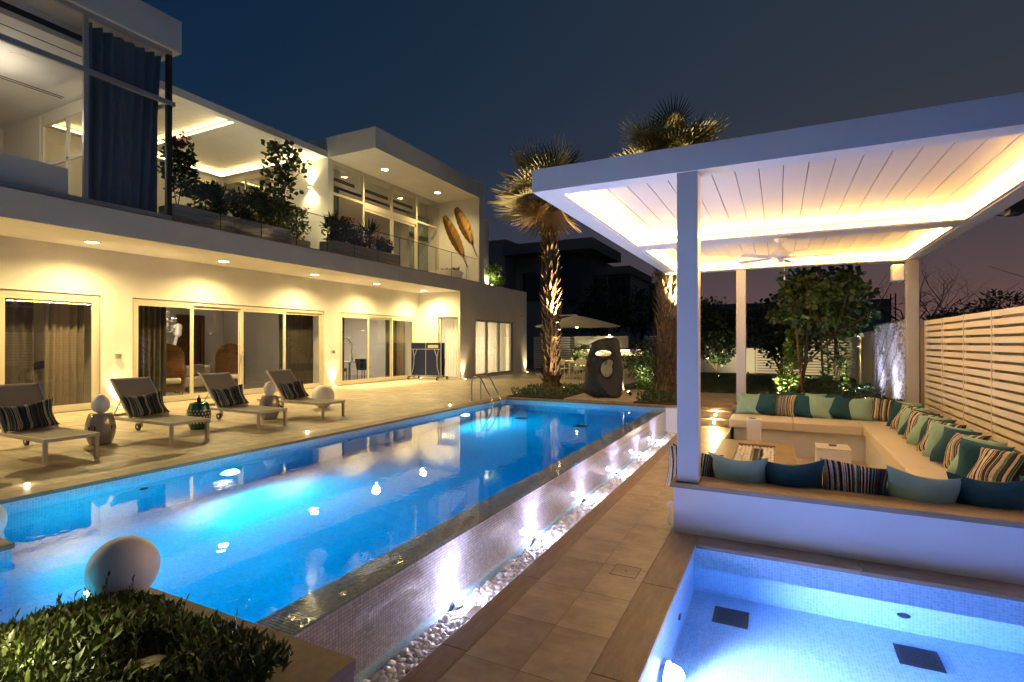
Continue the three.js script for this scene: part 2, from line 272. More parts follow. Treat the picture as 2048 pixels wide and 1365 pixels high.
{
  const p = struct('swimming_pool', -4.6, -1.6, 7, 'long tiled swimming pool with an overflow edge'), { x0, x1, d0, d1, wl, fl, ax0, ax1, ad } = POOL;
  mk('pool_floor', [box(x0 - 0.2, x1 - 0.02, fl - 0.2, fl, d0 - 0.2, d1 + 0.2), box(ax0 - 0.2, ax1 + 0.2, fl - 0.2, fl - 0.001, ad - 0.2, d0 - 0.2)], M.mosaic, p);
  mk('pool_wall', box(x0 - 0.2, x0, fl, -0.04, d0 - 0.2, d1 + 0.2), M.mosaic, p);
  mk('pool_wall', box(x0, x1 + 0.4, fl, -0.04, d1, d1 + 0.2), M.mosaic, p);
  mk('pool_wall', box(x0, ax0, fl, -0.04, d0 - 0.2, d0), M.mosaic, p);
  mk('pool_wall', box(ax0 - 0.2, ax0, fl, -0.04, ad, d0 - 0.2), M.mosaic, p);
  mk('pool_wall', box(ax1, x1 - 0.02, fl, -0.04, d0 - 0.2, d0 - 0.001), M.mosaic, p);
  mk('pool_wall', box(ax1, ax1 + 0.2, fl, -0.04, ad, d0 - 0.2), M.mosaic, p);
  mk('pool_wall', box(ax0 - 0.2, ax1 + 0.2, fl, -0.04, ad - 0.2, ad), M.mosaic, p);
  for (let k = 0; k < 4; k++) mk('pool_step', box(ax0, ax1, fl + 0.001, fl + 1.2 - k * 0.3, ad + k * 0.35, ad + (k + 1) * 0.35), M.mosaic, p);
  mk('weir_wall', box(-2.78, x1 - 0.007, -1.4, -0.125, d0, d1), M.chipGrout, p);
  // overflow wall: real mosaic chips on its outer face and top
  const chip = new THREE.BoxGeometry(0.0212, 0.0212, 0.006), rows = 20, colsN = Math.floor((d1 - d0) / 0.025);
  const im = new THREE.InstancedMesh(chip, M.chip, rows * colsN + 12 * colsN), m4 = new THREE.Matrix4(), q = new THREE.Quaternion(), e = new THREE.Euler(), o = origin(p), cc = new THREE.Color(); let n = 0;
  for (let j = 0; j < colsN; j++) {
    const d = d0 + 0.0125 + j * 0.025;
    for (let i = 0; i < rows; i++) { e.set((rnd() - 0.5) * 0.05, PI / 2 + (rnd() - 0.5) * 0.05, 0); q.setFromEuler(e); m4.compose(new THREE.Vector3(x1 - 0.004 - o.x, -0.132 - i * 0.025 - o.y, -d - o.z), q, new THREE.Vector3(1, 1, 1)); im.setMatrixAt(n, m4); const h = 0.8 + 0.3 * rnd(); im.setColorAt(n++, cc.setRGB(h, h, h)); }
    for (let i = 0; i < 12; i++) { e.set(-PI / 2 + (rnd() - 0.5) * 0.03, (rnd() - 0.5) * 0.03, 0); q.setFromEuler(e); m4.compose(new THREE.Vector3(x1 - 0.0195 - i * 0.025 - o.x, -0.1225 - o.y, -d - o.z), q, new THREE.Vector3(1, 1, 1)); im.setMatrixAt(n, m4); const h = 0.62 + 0.25 * rnd(); im.setColorAt(n++, cc.setRGB(h * 0.8, h * 0.9, h)); }
  }
  im.count = n; im.name = 'mosaic_chips'; im.userData.kind = 'stuff'; p.add(im);
  // drains in the floor
  for (const [x, d] of [[-5.75, 12.0], [-4.05, 11.6]]) { const g = mk('floor_drain', rbox(x - 0.15, x + 0.15, fl, fl + 0.012, d - 0.15, d + 0.15, 0.004, 1), M.black, p); for (let k = -3; k <= 3; k++) mk('slot', box(x - 0.12, x + 0.12, fl + 0.012, fl + 0.018, d + k * 0.035 - 0.01, d + k * 0.035 + 0.01), M.dark, g); }
  // copings
  const c = struct('pool_coping', -7, -0.04, 7, 'brown stone pool coping');
  stones(c, -7.15, x0 + 0.015, 1.65, 13.6, -0.04, 0.003, 'd', 0.6, M.cope);
  stones(c, x0 + 0.018, -2.06, d1 - 0.015, 13.6, -0.04, 0.003, 'x', 0.6, M.cope);
  stones(c, x0 + 0.018, ax0 + 0.015, 1.65, d0 + 0.015, -0.04, 0.003, 'x', 0.6, M.cope);
  mk('near_slab', [box(-7.15, ax0 - 0.0, -0.06, -0.002, -4, 1.648)], M.lime, c);
  // water
  const sh = new THREE.Shape(); const pts = [[x0 - 0.006, d0 - 0.006], [ax0 - 0.006, d0 - 0.006], [ax0 - 0.006, ad - 0.006], [ax1 + 0.006, ad - 0.006], [ax1 + 0.006, d0 - 0.006], [x1 - 0.0005, d0 - 0.006], [x1 - 0.0005, d1 + 0.006], [x0 - 0.006, d1 + 0.006]];
  pts.forEach((a, i) => i ? sh.lineTo(...a) : sh.moveTo(...a)); sh.closePath();
  const wg = new THREE.ExtrudeGeometry(sh, { depth: wl - fl + 0.006, bevelEnabled: false }); wg.rotateX(-PI / 2); wg.translate(0, fl - 0.006, 0);
  mk('pool_water', wg, M.pool, scene, 'structure');
}
// underwater lamps on the terrace side wall
[[0.6, -5.22, 0.75], [4.85, -6.85, 0.72], [11.0, -6.85, 0.72]].forEach(([d, x, dep], i) => {
  const t = thing('pool_lamp', ['round underwater lamp by the near pool steps', 'round underwater lamp on the pool wall opposite the second lounger', 'round underwater lamp on the pool wall beside the ladder'][i], 'pool lamp', x, -dep - 0.1, d, 'underwater pool lamps');
  const r = new THREE.CylinderGeometry(0.15, 0.15, 0.03, 28); r.rotateZ(PI / 2); r.translate(x + 0.015, -dep, -d); mk('rim', r, M.powder, t);
  const g = new THREE.CylinderGeometry(0.12, 0.12, 0.012, 28); g.rotateZ(PI / 2); g.translate(x + 0.036, -dep, -d); mk('lamp_glass', g, G.cool, t);
  spot([x + 0.06, -dep, d], [x + 3, -dep - (i ? 0.15 : 0.3), d + (i === 0 ? 0.6 : 0)], [0.7, 1, 0.97], [10, 21, 21][i], 84, 0.5, 5);
});
{ // one more lamp in the near end wall, facing down the pool
  const t = thing('pool_lamp', 'round underwater lamp in the near end wall of the pool', 'pool lamp', -6.1, -0.9, 1.95, 'underwater pool lamps'), r = new THREE.CylinderGeometry(0.15, 0.15, 0.03, 28), g = new THREE.CylinderGeometry(0.12, 0.12, 0.012, 28);
  r.rotateX(PI / 2); r.translate(-6.1, -0.72, -1.965); mk('rim', r, M.powder, t); g.rotateX(PI / 2); g.translate(-6.1, -0.72, -1.986); mk('lamp_glass', g, G.cool, t); spot([-6.1, -0.72, 2.02], [-4.6, -0.9, 6], [0.7, 1, 0.97], 6, 80, 0.6, 5);
}
for (const [d, l] of [[3.75, 'near the first lounger'], [7.2, 'opposite the third lounger']]) { const g = new THREE.CylinderGeometry(0.05, 0.05, 0.012, 20); g.rotateZ(PI / 2); g.translate(-6.845, -0.55, -d); single('pool_inlet', g, M.black, 'small dark water inlet in the pool wall ' + l, 'pool inlet', 'pool inlets'); }

// pebble channel under the overflow edge
{
  const p = struct('pebble_channel', -2.27, -0.72, 7, 'channel of white pebbles under the overflow edge');
  mk('channel_floor', box(-2.47, -2.05, -0.9, -0.72, -1, 13.3), M.white, p);
  mk('channel_kerb', box(-2.469, -2.43, -0.72, -0.615, d_(), 13.3), M.mosaic, p);
  function d_() { return 1.2; }
  const shapes = [0, 1, 2, 3, 4].map((k) => { const g = new THREE.IcosahedronGeometry(1, 2), a = g.attributes.position, v = new THREE.Vector3(); for (let i = 0; i < a.count; i++) { v.fromBufferAttribute(a, i); const n = 1 + 0.16 * Math.sin(v.x * 3 + k) * Math.cos(v.y * 2.3 + k * 2) + 0.1 * Math.sin(v.z * 4 + k * 3); v.multiplyScalar(n); a.setXYZ(i, v.x, v.y * 0.72, v.z); } g.computeVertexNormals(); return g; });
  const tones = [[0.70, 0.69, 0.69], [0.60, 0.59, 0.60], [0.76, 0.75, 0.73], [0.50, 0.49, 0.50]].map((c, i) => std('white pebble ' + i, c, 0.45));
  const list = [];
  for (let d = 1.3; d < 13.25; d += 0.034) for (let x = -2.375; x < -2.07; x += 0.043) for (let l = 0; l < 2; l++) list.push([x + rr(-0.018, 0.018), -0.70 + l * 0.045 + rr(-0.008, 0.012), d + rr(-0.016, 0.016), rr(0.022, 0.036), l]);
  list.sort((a, b) => b[4] - a[4] || Math.hypot(a[0], a[2]) - Math.hypot(b[0], b[2]));
  const o = origin(p); const put = (l, m) => { m.position.set(l[0] - o.x, l[1] - o.y, -l[2] - o.z); m.rotation.set(rr(-0.5, 0.5), rr(0, 6), rr(-0.5, 0.5)); m.scale.set(l[3] * rr(0.9, 1.3), l[3], l[3]); };
  list.slice(0, 300).forEach((l) => { const m = new THREE.Mesh(shapes[Math.floor(rnd() * 5)], tones[Math.floor(rnd() * 4)]); m.name = 'pebble'; put(l, m); p.add(m); });
  const rest = list.slice(300), per = [0, 1, 2, 3].map((k) => rest.filter((_, i) => i % 4 === k)), tmp = new THREE.Object3D();
  per.forEach((a, k) => { const im = new THREE.InstancedMesh(shapes[k], tones[k], a.length); a.forEach((l, i) => { put(l, tmp); tmp.updateMatrix(); im.setMatrixAt(i, tmp.matrix); }); im.name = 'gravel'; im.userData.kind = 'stuff'; p.add(im); });
  const f = single('drain_frame', rbox(-2.22, -2.08, -0.66, -0.585, 3.55, 3.75, 0.006), M.chrome, 'small metal box lying among the pebbles by the first uplight', 'drain box');
}
[3.75, 5.4, 7.05, 8.7, 10.3, 11.85].forEach((d, i) => {
  const w = ['first', 'second', 'third', 'fourth', 'fifth', 'sixth'][i], t = thing('channel_uplight', `cool white uplight in the pebbles, ${w} along from the planter`, 'uplight', -2.36, -0.66, d, 'uplights along the overflow wall');
  mk('housing', cyl(0.04, 0.042, 0.10, -2.385, -0.69, d, 20), M.steel, t);
  mk('lamp_glass', cyl(0.032, 0.032, 0.006, -2.385, -0.59, d, 20), G.cool, t);
  spot([-2.39, -0.572, d], [-2.40, 1, d], [0.70, 0.68, 1], 6, 55, 1, 0.5); point([-2.37, -0.56, d], [0.72, 0.70, 1], 0.7, 1);
});
// lower walkway
{
  const p = struct('walkway', -1.5, -0.5, 5, 'lower limestone walkway beside the pebble channel');
  mk('bed', box(-2.06, -1.03, -0.9, -0.512, -3, 13.9), M.grout, p);
  stones(p, -2.06, -1.86, -3, 13.9, -0.56, -0.499, 'd', 1.2, M.cope);
  tileField(p, -1.856, -1.05, -3, 13.9, 0.403, 0.6, -0.5, [M.lime, M.lime2], false, [-1.4, 5]);
  mk('channel_end_wall', box(-2.47, -2.062, -0.9, -0.042, 13.298, 13.55), M.white, p);
  mk('channel_side', box(-2.064, -2.0605, -0.9, -0.56, -1, 13.29), M.white, p);
  // steps up to the garden
  const lamps = [];
  [[13.9, -0.5, -0.337], [14.2, -0.337, -0.17], [14.5, -0.17, -0.004]].forEach(([d, y0, y1], i) => {
    mk('step_riser', box(-2.06, -1.03, -0.9 , y1 - 0.031, d, 14.8 + 0.01 * i), M.lime, p);
    mk('step_tread', rbox(-2.06, -1.03, y1 - 0.03, y1, d - 0.02, i === 2 ? 17.5 : d + 0.3, 0.005, 1), M.lime2, p);
    const t = thing('step_lamp', `round lamp in the garden step riser, ${['lowest', 'middle', 'topmost'][i]} of three`, 'step lamp', -1.42, y0 + 0.05, d, 'lamps in the garden steps');
    const g = new THREE.CylinderGeometry(0.042, 0.042, 0.008, 20); g.rotateX(PI / 2); g.translate(-1.42, y0 + 0.09, -d + 0.003); mk('rim', g, M.steel, t);
    const h = new THREE.CylinderGeometry(0.03, 0.03, 0.006, 20); h.rotateX(PI / 2); h.translate(-1.42, y0 + 0.09, -d + 0.009); mk('lamp_glass', h, G.step, t);
    spot([-1.42, y0 + 0.09, d - 0.03], [-1.42, y0 - 0.35, d - 1], WARM, 2.2, 75, 0.8, 1);
  });
  const hc = single('inspection_cover', box(-1.34, -1.12, -0.499, -0.4975, 4.62, 4.84), M.lime2, 'square flush inspection cover set in the walkway tiles', 'cover');
  const ring = mk('cover_frame', [box(-1.345, -1.115, -0.498, -0.4965, 4.613, 4.62), box(-1.345, -1.115, -0.498, -0.4965, 4.84, 4.847), box(-1.345, -1.34, -0.498, -0.4965, 4.62, 4.84), box(-1.12, -1.115, -0.498, -0.4965, 4.62, 4.84)], M.black, hc);
  mk('key_hole', cyl(0.008, 0.008, 0.002, -1.23, -0.4975, 4.73, 10), M.black, hc);
}
// spa
{
  const X0 = -0.77, X1 = 3.2, D0 = 0.9, D1 = 5.69, FL = -1.3;
  const p = struct('spa_pool', 1, -1.3, 3, 'small square spa pool with stone surround');
  mk('spa_floor', box(X0 - 0.2, X1 + 0.2, FL - 0.2, FL, D0 - 0.2, D1 + 0.2), M.mosaic, p);
  mk('spa_wall', box(X0 - 0.25, X0, FL, -0.54, D0 - 0.2, D1 + 0.2), M.mosaic, p);
  mk('spa_wall', box(X0, X1, FL, -0.54, D1, D1 + 0.2), M.mosaic, p);
  mk('spa_wall', box(X1, X1 + 0.2, FL, -0.54, D0 - 0.2, D1 + 0.2), M.mosaic, p);
  mk('spa_wall', box(X0, X1, FL, -0.54, D0 - 0.2, D0), M.mosaic, p);
  for (const [x, d] of [[-0.4, 5.3], [1.0, 5.29]]) { const g = mk('floor_drain', rbox(x - 0.15, x + 0.15, FL, FL + 0.012, d - 0.15, d + 0.15, 0.004, 1), M.black, p); for (let k = -3; k <= 3; k++) mk('slot', box(x - 0.12, x + 0.12, FL + 0.012, FL + 0.018, d + k * 0.035 - 0.01, d + k * 0.035 + 0.01), M.dark, g); }
  const c = struct('spa_coping', -0.9, -0.54, 3, 'brown stone spa coping');
  stones(c, -1.05, X0 + 0.01, -1, 5.97, -0.54, -0.499, 'd', 1.4, M.cope);
  stones(c, X0 + 0.013, X1 + 0.3, D1 - 0.01, 5.97, -0.54, -0.499, 'x', 1.4, M.cope);
  const wg = box(X0 - 0.006, X1 + 0.006, FL - 0.006, -0.735, D0 - 0.006, D1 + 0.006);
  mk('spa_water', wg, M.spa, scene, 'structure');
  const t = thing('spa_lamp', 'round underwater lamp in the spa wall beside the walkway', 'pool lamp', X0, -1.14, 4.0);
  const r = new THREE.CylinderGeometry(0.14, 0.14, 0.03, 28); r.rotateZ(PI / 2); r.translate(X0 + 0.015, -1.0, -4.0); mk('rim', r, M.steel, t);
  const g = new THREE.CylinderGeometry(0.115, 0.115, 0.012, 28); g.rotateZ(PI / 2); g.translate(X0 + 0.036, -1.0, -4.0); mk('lamp_glass', g, G.cool, t);
  spot([X0 + 0.06, -1.0, 4.0], [X0 + 2, -1.08, 3.7], [0.56, 0.50, 1], 50, 85, 0.4, 5);
  { const q = new THREE.CylinderGeometry(0.05, 0.05, 0.012, 20); q.rotateX(PI / 2); q.translate(0.97, -0.97, -5.685); single('spa_inlet', q, M.black, 'round dark inlet in the far spa wall under the bench', 'pool inlet'); }
  { const q = new THREE.CylinderGeometry(0.045, 0.045, 0.012, 20); q.rotateZ(PI / 2); q.translate(X0 + 0.005, -0.9, -4.75); single('spa_inlet', q, M.black, 'small round inlet in the spa wall beside the walkway', 'pool inlet'); }
}

// ---------- villa ----------
const XF = -14.2, XS = -12.06, DW = 19.15, DE = 25.8, SOF = 3.74, FT = 4.26;
const villa = thing('villa', 'two storey white modern villa with glass upper rooms and lit deep soffit', 'villa', -14.2, 0, 12);
{
  // ground floor front wall with its three openings
  const A = [1.9, 6.83], B = [7.51, 13.68], C = [14.43, 18.88], H = 2.66, T = -14.45;
  const segs = [[-6, A[0]], [A[1], B[0]], [B[1], C[0]], [C[1], DW]];
  mk('front_wall', [...segs.map(([a, b]) => box(T, XF, 0, SOF, a, b)), ...[A, B, C].map(([a, b]) => box(T, XF, H, SOF, a, b))], M.stucco, villa);
  // wing that reaches forward
  mk('wing_side_wall', [box(XF, -13.18, 0, SOF, DW, DW + 0.22), box(-12.02 - 0.12, XS - 0.0, 0, SOF, DW, DW + 0.22), box(-13.18, -12.14, 2.66, SOF, DW, DW + 0.22), box(-13.18, -12.14, 0, 0.02, DW, DW + 0.22)], M.stucco, villa);
  mk('wing_front_wall', [box(XS - 0.25, XS, 0, SOF, DW + 0.22, 20.45), box(XS - 0.25, XS, 0, SOF, 24.35, DE), box(XS - 0.25, XS, 2.6, SOF, 20.45, 24.35), box(XS - 0.25, XS, 0, 0.06, 20.45, 24.35)], M.stucco, villa);
  mk('wing_end_wall', box(-20, XS - 0.25, 0, SOF, DE - 0.25, DE), M.stucco, villa);
  // slab between storeys: fascia and soffit
  mk('slab', [box(-20, XS, SOF + 0.02, FT, -6, DE)], M.stucco, villa);
  mk('soffit', box(XF, XS - 0.02, SOF, SOF + 0.02, -6, DW), M.ceiling, villa);
  mk('wing_top', box(-20, XS, SOF, SOF + 0.02, DW, DE), M.stucco, villa);
  mk('fascia_trim', box(XS - 0.02, XS, SOF, SOF + 0.02, -6, DW), M.stucco, villa);
  // indoor shell, ground floor
  mk('indoor_floor', box(-20, XF - 0.26, -0.1, 0.012, -6, DE), M.floorIn, villa);
  mk('indoor_floor', box(XF - 0.26, XS - 0.26, -0.1, 0.012, DW + 0.22, DE - 0.25), M.floorIn, villa);
  mk('indoor_ceiling', [box(-20, XF - 0.26, 2.95, 3.0, -6, DW), box(-20, XS - 0.26, 2.95, 3.0, DW + 0.22, DE - 0.25)], M.wallIn, villa);
  mk('back_wall', box(-20.2, -20, 0, SOF, -6, DE), M.wallIn, villa);
  for (const b of [box(-20, T, 0, 2.95, 7.08, 7.22), box(-20, T, 0, 2.95, 13.98, 14.12), box(-20, XF - 0.0, 0, 2.95, DW, DW + 0.1)]) mk('partition', b, M.wallIn, villa);
  mk('dark_partition', box(-17.6, -17.5, 0, 2.95, 7.22, 10.1), M.wallDark, villa); mk('dark_partition', box(-20, T, 0, 2.95, -6, -5.9), M.wallDark, villa);
  // sliding doors
  const slider = (edges, X, y1, name, ops) => { // edges: depth limits of the panels
    const a = edges[0], b = edges[edges.length - 1], fr = [box(X - 0.12, X - 0.03, y1 - 0.09, y1, a, b), box(X - 0.12, X - 0.03, 0.012, 0.07, a, b), box(X - 0.12, X - 0.03, 0.07, y1 - 0.09, a, a + 0.06), box(X - 0.12, X - 0.03, 0.07, y1 - 0.09, b - 0.06, b)];
    const f = mk(name, fr, M.frame, villa);
    for (let i = 0; i + 1 < edges.length; i++) {
      const o = i % 2 ? 0.045 : 0, p0 = edges[i] + (i ? -0.03 : 0.06), p1 = edges[i + 1] - (i + 2 < edges.length ? -0.03 : 0.06), x1 = X - 0.035 - o, x0 = x1 - 0.035, w = 0.09;
      mk('sash', [box(x0, x1, 0.071, 0.16, p0 + 0.001, p1), box(x0, x1, y1 - 0.17, y1 - 0.091, p0 + 0.001, p1), box(x0, x1, 0.16, y1 - 0.17, p0 + 0.001, p0 + w), box(x0, x1, 0.16, y1 - 0.17, p1 - w, p1)], M.frame, f);
      mk('pane', box(x0 + 0.014, x0 + 0.02, 0.16, y1 - 0.17, p0 + w, p1 - w), M.glass, f);
    }
    for (const h of ops) mk('handle', [rbox(X - 0.035, X - 0.012, 0.95, 1.2, h, h + 0.022, 0.004, 1)], M.chrome, f);
    return f;
  };
  slider([A[0], 3.55, 5.05, A[1] - 0.02], XF, H - 0.01, 'sliding_door', []);
  slider([B[0], 9.03, 10.51, 12.06, B[1]], XF, H - 0.01, 'sliding_door', [10.46, 10.55]);
  slider([C[0], 15.98, 17.38, C[1]], XF, H - 0.01, 'sliding_door', []);
  // wing windows
  {
    const a = 20.46, b = 24.34, X = XS, y1 = 2.59, f = mk('wing_window', [box(X - 0.16, X - 0.06, y1 - 0.08, y1, a, b), box(X - 0.16, X - 0.06, 0.061, 0.15, a, b), box(X - 0.16, X - 0.06, 0.15, y1 - 0.08, a, a + 0.07), box(X - 0.16, X - 0.06, 0.15, y1 - 0.08, b - 0.3, b), ...[21.6, 22.78].map((m) => box(X - 0.16, X - 0.06, 0.15, y1 - 0.08, m - 0.06, m + 0.06))], M.greyFrame, villa);
    for (const [p, q] of [[a + 0.07, 21.54], [21.66, 22.72], [22.84, b - 0.3]]) mk('pane', box(X - 0.12, X - 0.114, 0.15, y1 - 0.08, p, q), M.glass, f);
    const g = mk('side_window', [box(-13.18, -13.1, 0.02, 2.66, DW + 0.08, DW + 0.16), box(-12.22, -12.14, 0.02, 2.66, DW + 0.08, DW + 0.16), box(-13.1, -12.22, 2.58, 2.66, DW + 0.08, DW + 0.16), box(-13.1, -12.22, 0.02, 0.1, DW + 0.08, DW + 0.16)], M.frame, villa);
    mk('pane', box(-13.1, -12.22, 0.1, 2.58, DW + 0.11, DW + 0.116), M.glass, g);
  }
  // ---- upper floor, room at the left ----
  const RB = 8.08, RT = 8.8, XG = -12.14, D1 = 7.23;
  mk('upper_roof', [box(-20, XS, RB, RT, -6, 7.39)], M.stucco, villa);
  mk('upper_floor', box(-20, XS - 0.02, FT, FT + 0.03, -6, 20.75), M.lime, villa);
  const fw = mk('curtain_wall', [box(XG - 0.06, XG, FT + 0.03, FT + 0.13, -6, D1), box(XG - 0.06, XG, RB - 0.1, RB, -6, D1), box(XG - 0.05, XG + 0.02, 6.85, 6.95, -6, D1 + 0.06), ...[1.0, 2.55, 4.05, 5.57].map((d) => box(XG - 0.06, XG + 0.008, FT + 0.13, RB - 0.1, d - 0.04, d + 0.04))], M.greyFrame, villa);
  mk('corner_post', box(XG - 0.10, XG - 0.002, FT + 0.13, RB - 0.1, D1 - 0.10, D1), M.darkFrame, fw);
  const lim = [-6, 0.96, 1.04, 2.51, 2.59, 4.01, 4.09, 5.53, 5.61, D1 - 0.10];
  for (let i = 0; i < lim.length; i += 2) for (const [y0, y1] of [[FT + 0.13, 6.85], [6.95, RB - 0.1]]) mk('pane', box(XG - 0.034, XG - 0.028, y0, y1, lim[i], lim[i + 1]), M.glass, fw);
  // side of that room facing the upper terrace: glazed near the front corner
  const sw = mk('side_glazing', [box(-14.2, XG - 0.10, FT + 0.03, FT + 0.12, D1 - 0.06, D1), box(-14.2, XG - 0.10, RB - 0.1, RB, D1 - 0.06, D1), box(-14.2, XG - 0.10, 6.86, 6.94, D1 - 0.05, D1 + 0.01), box(-14.26, -14.2, FT + 0.03, RB, D1 - 0.06, D1), box(-16.6, -16.5, FT + 0.03, 7.4, D1 - 0.06, D1), box(-17.9, -17.8, FT + 0.03, 7.4, D1 - 0.06, D1), box(-17.8, -14.26, 6.3, 6.4, D1 - 0.06, D1), box(-17.8, -14.26, FT + 0.03, FT + 0.15, D1 - 0.06, D1), box(-17.8, -14.26, 7.4, RB, D1 - 0.1, D1 + 0.02), box(-20, -17.9, FT + 0.03, RB, D1 - 0.1, D1 + 0.02)], M.wallIn, villa);
  mk('pane', [box(-14.2, XG - 0.10, FT + 0.12, 6.86, D1 - 0.034, D1 - 0.028)], M.glass, sw); mk('pane', [box(-14.2, XG - 0.10, 6.94, RB - 0.1, D1 - 0.034, D1 - 0.028)], M.glass, sw);
  for (const [a, b] of [[-17.8, -16.6], [-16.5, -14.26]]) for (const [y0, y1] of [[FT + 0.15, 6.3], [6.4, 7.4]]) mk('pane', box(a, b, y0, y1, D1 - 0.034, D1 - 0.028), M.glass, sw);
  // room inside: bulkhead with grille, lower ceiling, back wall
  mk('bulkhead', [box(-13.15, -13.0, 7.72, RB, -6, D1 - 0.1)], M.wallIn, villa);
  mk('room_ceiling', [box(-20, -13.15, 7.72, 7.8, -6, D1 - 0.1)], M.ceiling, villa);
  { const v = mk('air_grille', box(-13.0, -12.985, 7.83, 7.95, 3.6, 6.3), M.black, villa); for (let k = 0; k < 4; k++) mk('slat', box(-12.985, -12.978, 7.845 + k * 0.026, 7.857 + k * 0.026, 3.62, 6.28), M.dark, v); }
  mk('ceiling_slot', [box(-16.2, -16.16, 7.715, 7.72, 1, 6.9), box(-16.08, -16.04, 7.715, 7.72, 1, 6.9), box(-13.45, -13.42, 7.716, 7.72, -6, 6.9)], M.dark, villa);
  mk('ceiling_speaker', cyl(0.14, 0.14, 0.008, -14.6, 7.712, 5.45, 24), M.wallIn, villa);
  mk('room_back_wall', box(-20.2, -20, FT, RB, -6, DE - 4.6), M.wallIn, villa);
  mk('low_wall', box(-12.6, -12.32, FT + 0.03, 4.93, -6, 5.36), M.wallIn, villa);
  mk('room_column', box(-18.6, -18.35, FT + 0.03, 7.72, 5.6, 5.85), M.wallIn, villa);
  area([-15.4, 7.66, 2.2], [-15.41, 0, 2.2], 2.4, 2.4, [1, 0.78, 0.42], 0.36);
  // ---- upper terrace ----
  const PB = 8.08, DB = 13.85;
  mk('terrace_back_wall', box(-20, -19.85, FT + 0.03, PB, D1 + 0.02, DB), M.stucco, villa);
  // ---- upper room at the right, with its balcony recess ----
  mk('right_roof', [box(-20, XS, RB + 0.02, RT, DB, 21.2)], M.stucco, villa);
  mk('right_soffit', box(XF + 0.0, XS - 0.02, RB, RB + 0.02, DB, 20.75), M.ceiling, villa);
  mk('right_soffit_edge', [box(XS - 0.02, XS, RB, RB + 0.02, DB, 20.75), box(-20, XF, RB, RB + 0.02, DB, 20.75)], M.stucco, villa);
  mk('right_end_wall', box(-20, XS, FT, RB + 0.02, 20.75, 21.2), M.stucco, villa);
  mk('right_corner_pier', box(XF - 0.2, XF, FT + 0.03, RB, DB, DB + 0.2), M.stucco, villa);
  // side wall towards the terrace with three panes
  mk('terrace_side_wall', [box(-17.15, XF - 0.2, FT + 0.03, RB, DB, DB + 0.2), box(-20, -17.15, 7.98, RB, DB, DB + 0.2), box(-20, -19.96, FT + 0.03, 7.98, DB, DB + 0.2)], M.stucco, villa);
  const tw = mk('terrace_window', [...[-19.96, -18.68, -17.21].map((x) => box(x, x + 0.06, FT + 0.03, 7.98, DB + 0.05, DB + 0.12)), box(-19.9, -17.21, 7.9, 7.98, DB + 0.05, DB + 0.12)], M.frame, villa);
  for (const [a, b] of [[-19.9, -18.68], [-18.62, -17.21]]) mk('pane', box(a, b, FT + 0.03, 7.9, DB + 0.08, DB + 0.086), M.glass, tw);
  // front glazing
  const fr = mk('balcony_glazing', [box(XF - 0.1, XF - 0.02, 7.95, RB, DB + 0.2, 20.75), ...[14.08, 15.68, 17.36, 19.03, 20.7].map((d) => box(XF - 0.1, XF - 0.02, FT + 0.03, 7.95, d - 0.045, d + 0.045)), box(XF - 0.1, XF - 0.022, 6.86, 6.94, 14.125, 15.635), box(XF - 0.1, XF - 0.022, 6.86, 6.94, 19.075, 20.655), box(XF - 0.12, XF - 0.012, 6.72, 6.95, 15.725, 17.315), box(XF - 0.12, XF - 0.012, 6.72, 6.95, 17.405, 18.985)], M.frame, villa);
  for (const [a, b] of [[14.125, 15.635], [15.725, 17.315], [17.405, 18.985], [19.075, 20.655]]) for (const [y0, y1] of [[FT + 0.05, 6.72], [6.95, 7.95]]) mk('pane', box(XF - 0.065, XF - 0.059, y0, y1, a, b), M.glass, fr);
  mk('sash', [box(XF - 0.055, XF - 0.028, FT + 0.05, 6.72, 17.26, 17.46), box(XF - 0.058, XF - 0.028, 6.62, 6.72, 15.725, 17.26), box(XF - 0.058, XF - 0.028, 6.62, 6.72, 17.46, 18.9), box(XF - 0.057, XF - 0.028, FT + 0.05, 6.62, 18.88, 18.985)], M.frame, fr);
  mk('right_room_ceiling', box(-20, XF - 0.7, 7.35, 7.45, DB + 0.2, 20.75), M.wallIn, villa);
  mk('right_bulkhead', box(XF - 0.72, XF - 0.7, 7.35, RB, DB + 0.2, 20.75), M.wallIn, villa);
  for (const [a, b] of [[14.8, 15.9], [16.3, 17.9], [18.2, 19.6]]) mk('air_grille', box(XF - 0.7, XF - 0.69, 7.62, 7.75, a, b), M.black, villa);
  area([-16.6, 7.3, 17], [-16.61, 0, 17], 2.2, 4.5, [1, 0.84, 0.56], 0.45);
  // far stub wall and roof edge beyond the balcony
  mk('rear_block', box(-20, -12.6, FT, 7.6, 21.2, 22.6), M.stucco, villa);
  mk('camera_dome', sph(0.05, XS + 0.03, 2.95, 25.1, 16, 10), M.powder, villa); mk('camera_lens', sph(0.022, XS + 0.07, 2.93, 25.1, 12, 8), M.black, villa);
  mk('socket_cover', rbox(XS, XS + 0.012, 0.32, 0.46, 19.72, 19.84, 0.003, 1), M.frame, villa);
  for (const d of [7.17, 14.06]) { const s = mk('wall_spot', rbox(XF, XF + 0.10, 1.17, 1.29, d - 0.05, d + 0.05, 0.006, 1), M.chrome, villa); }
}
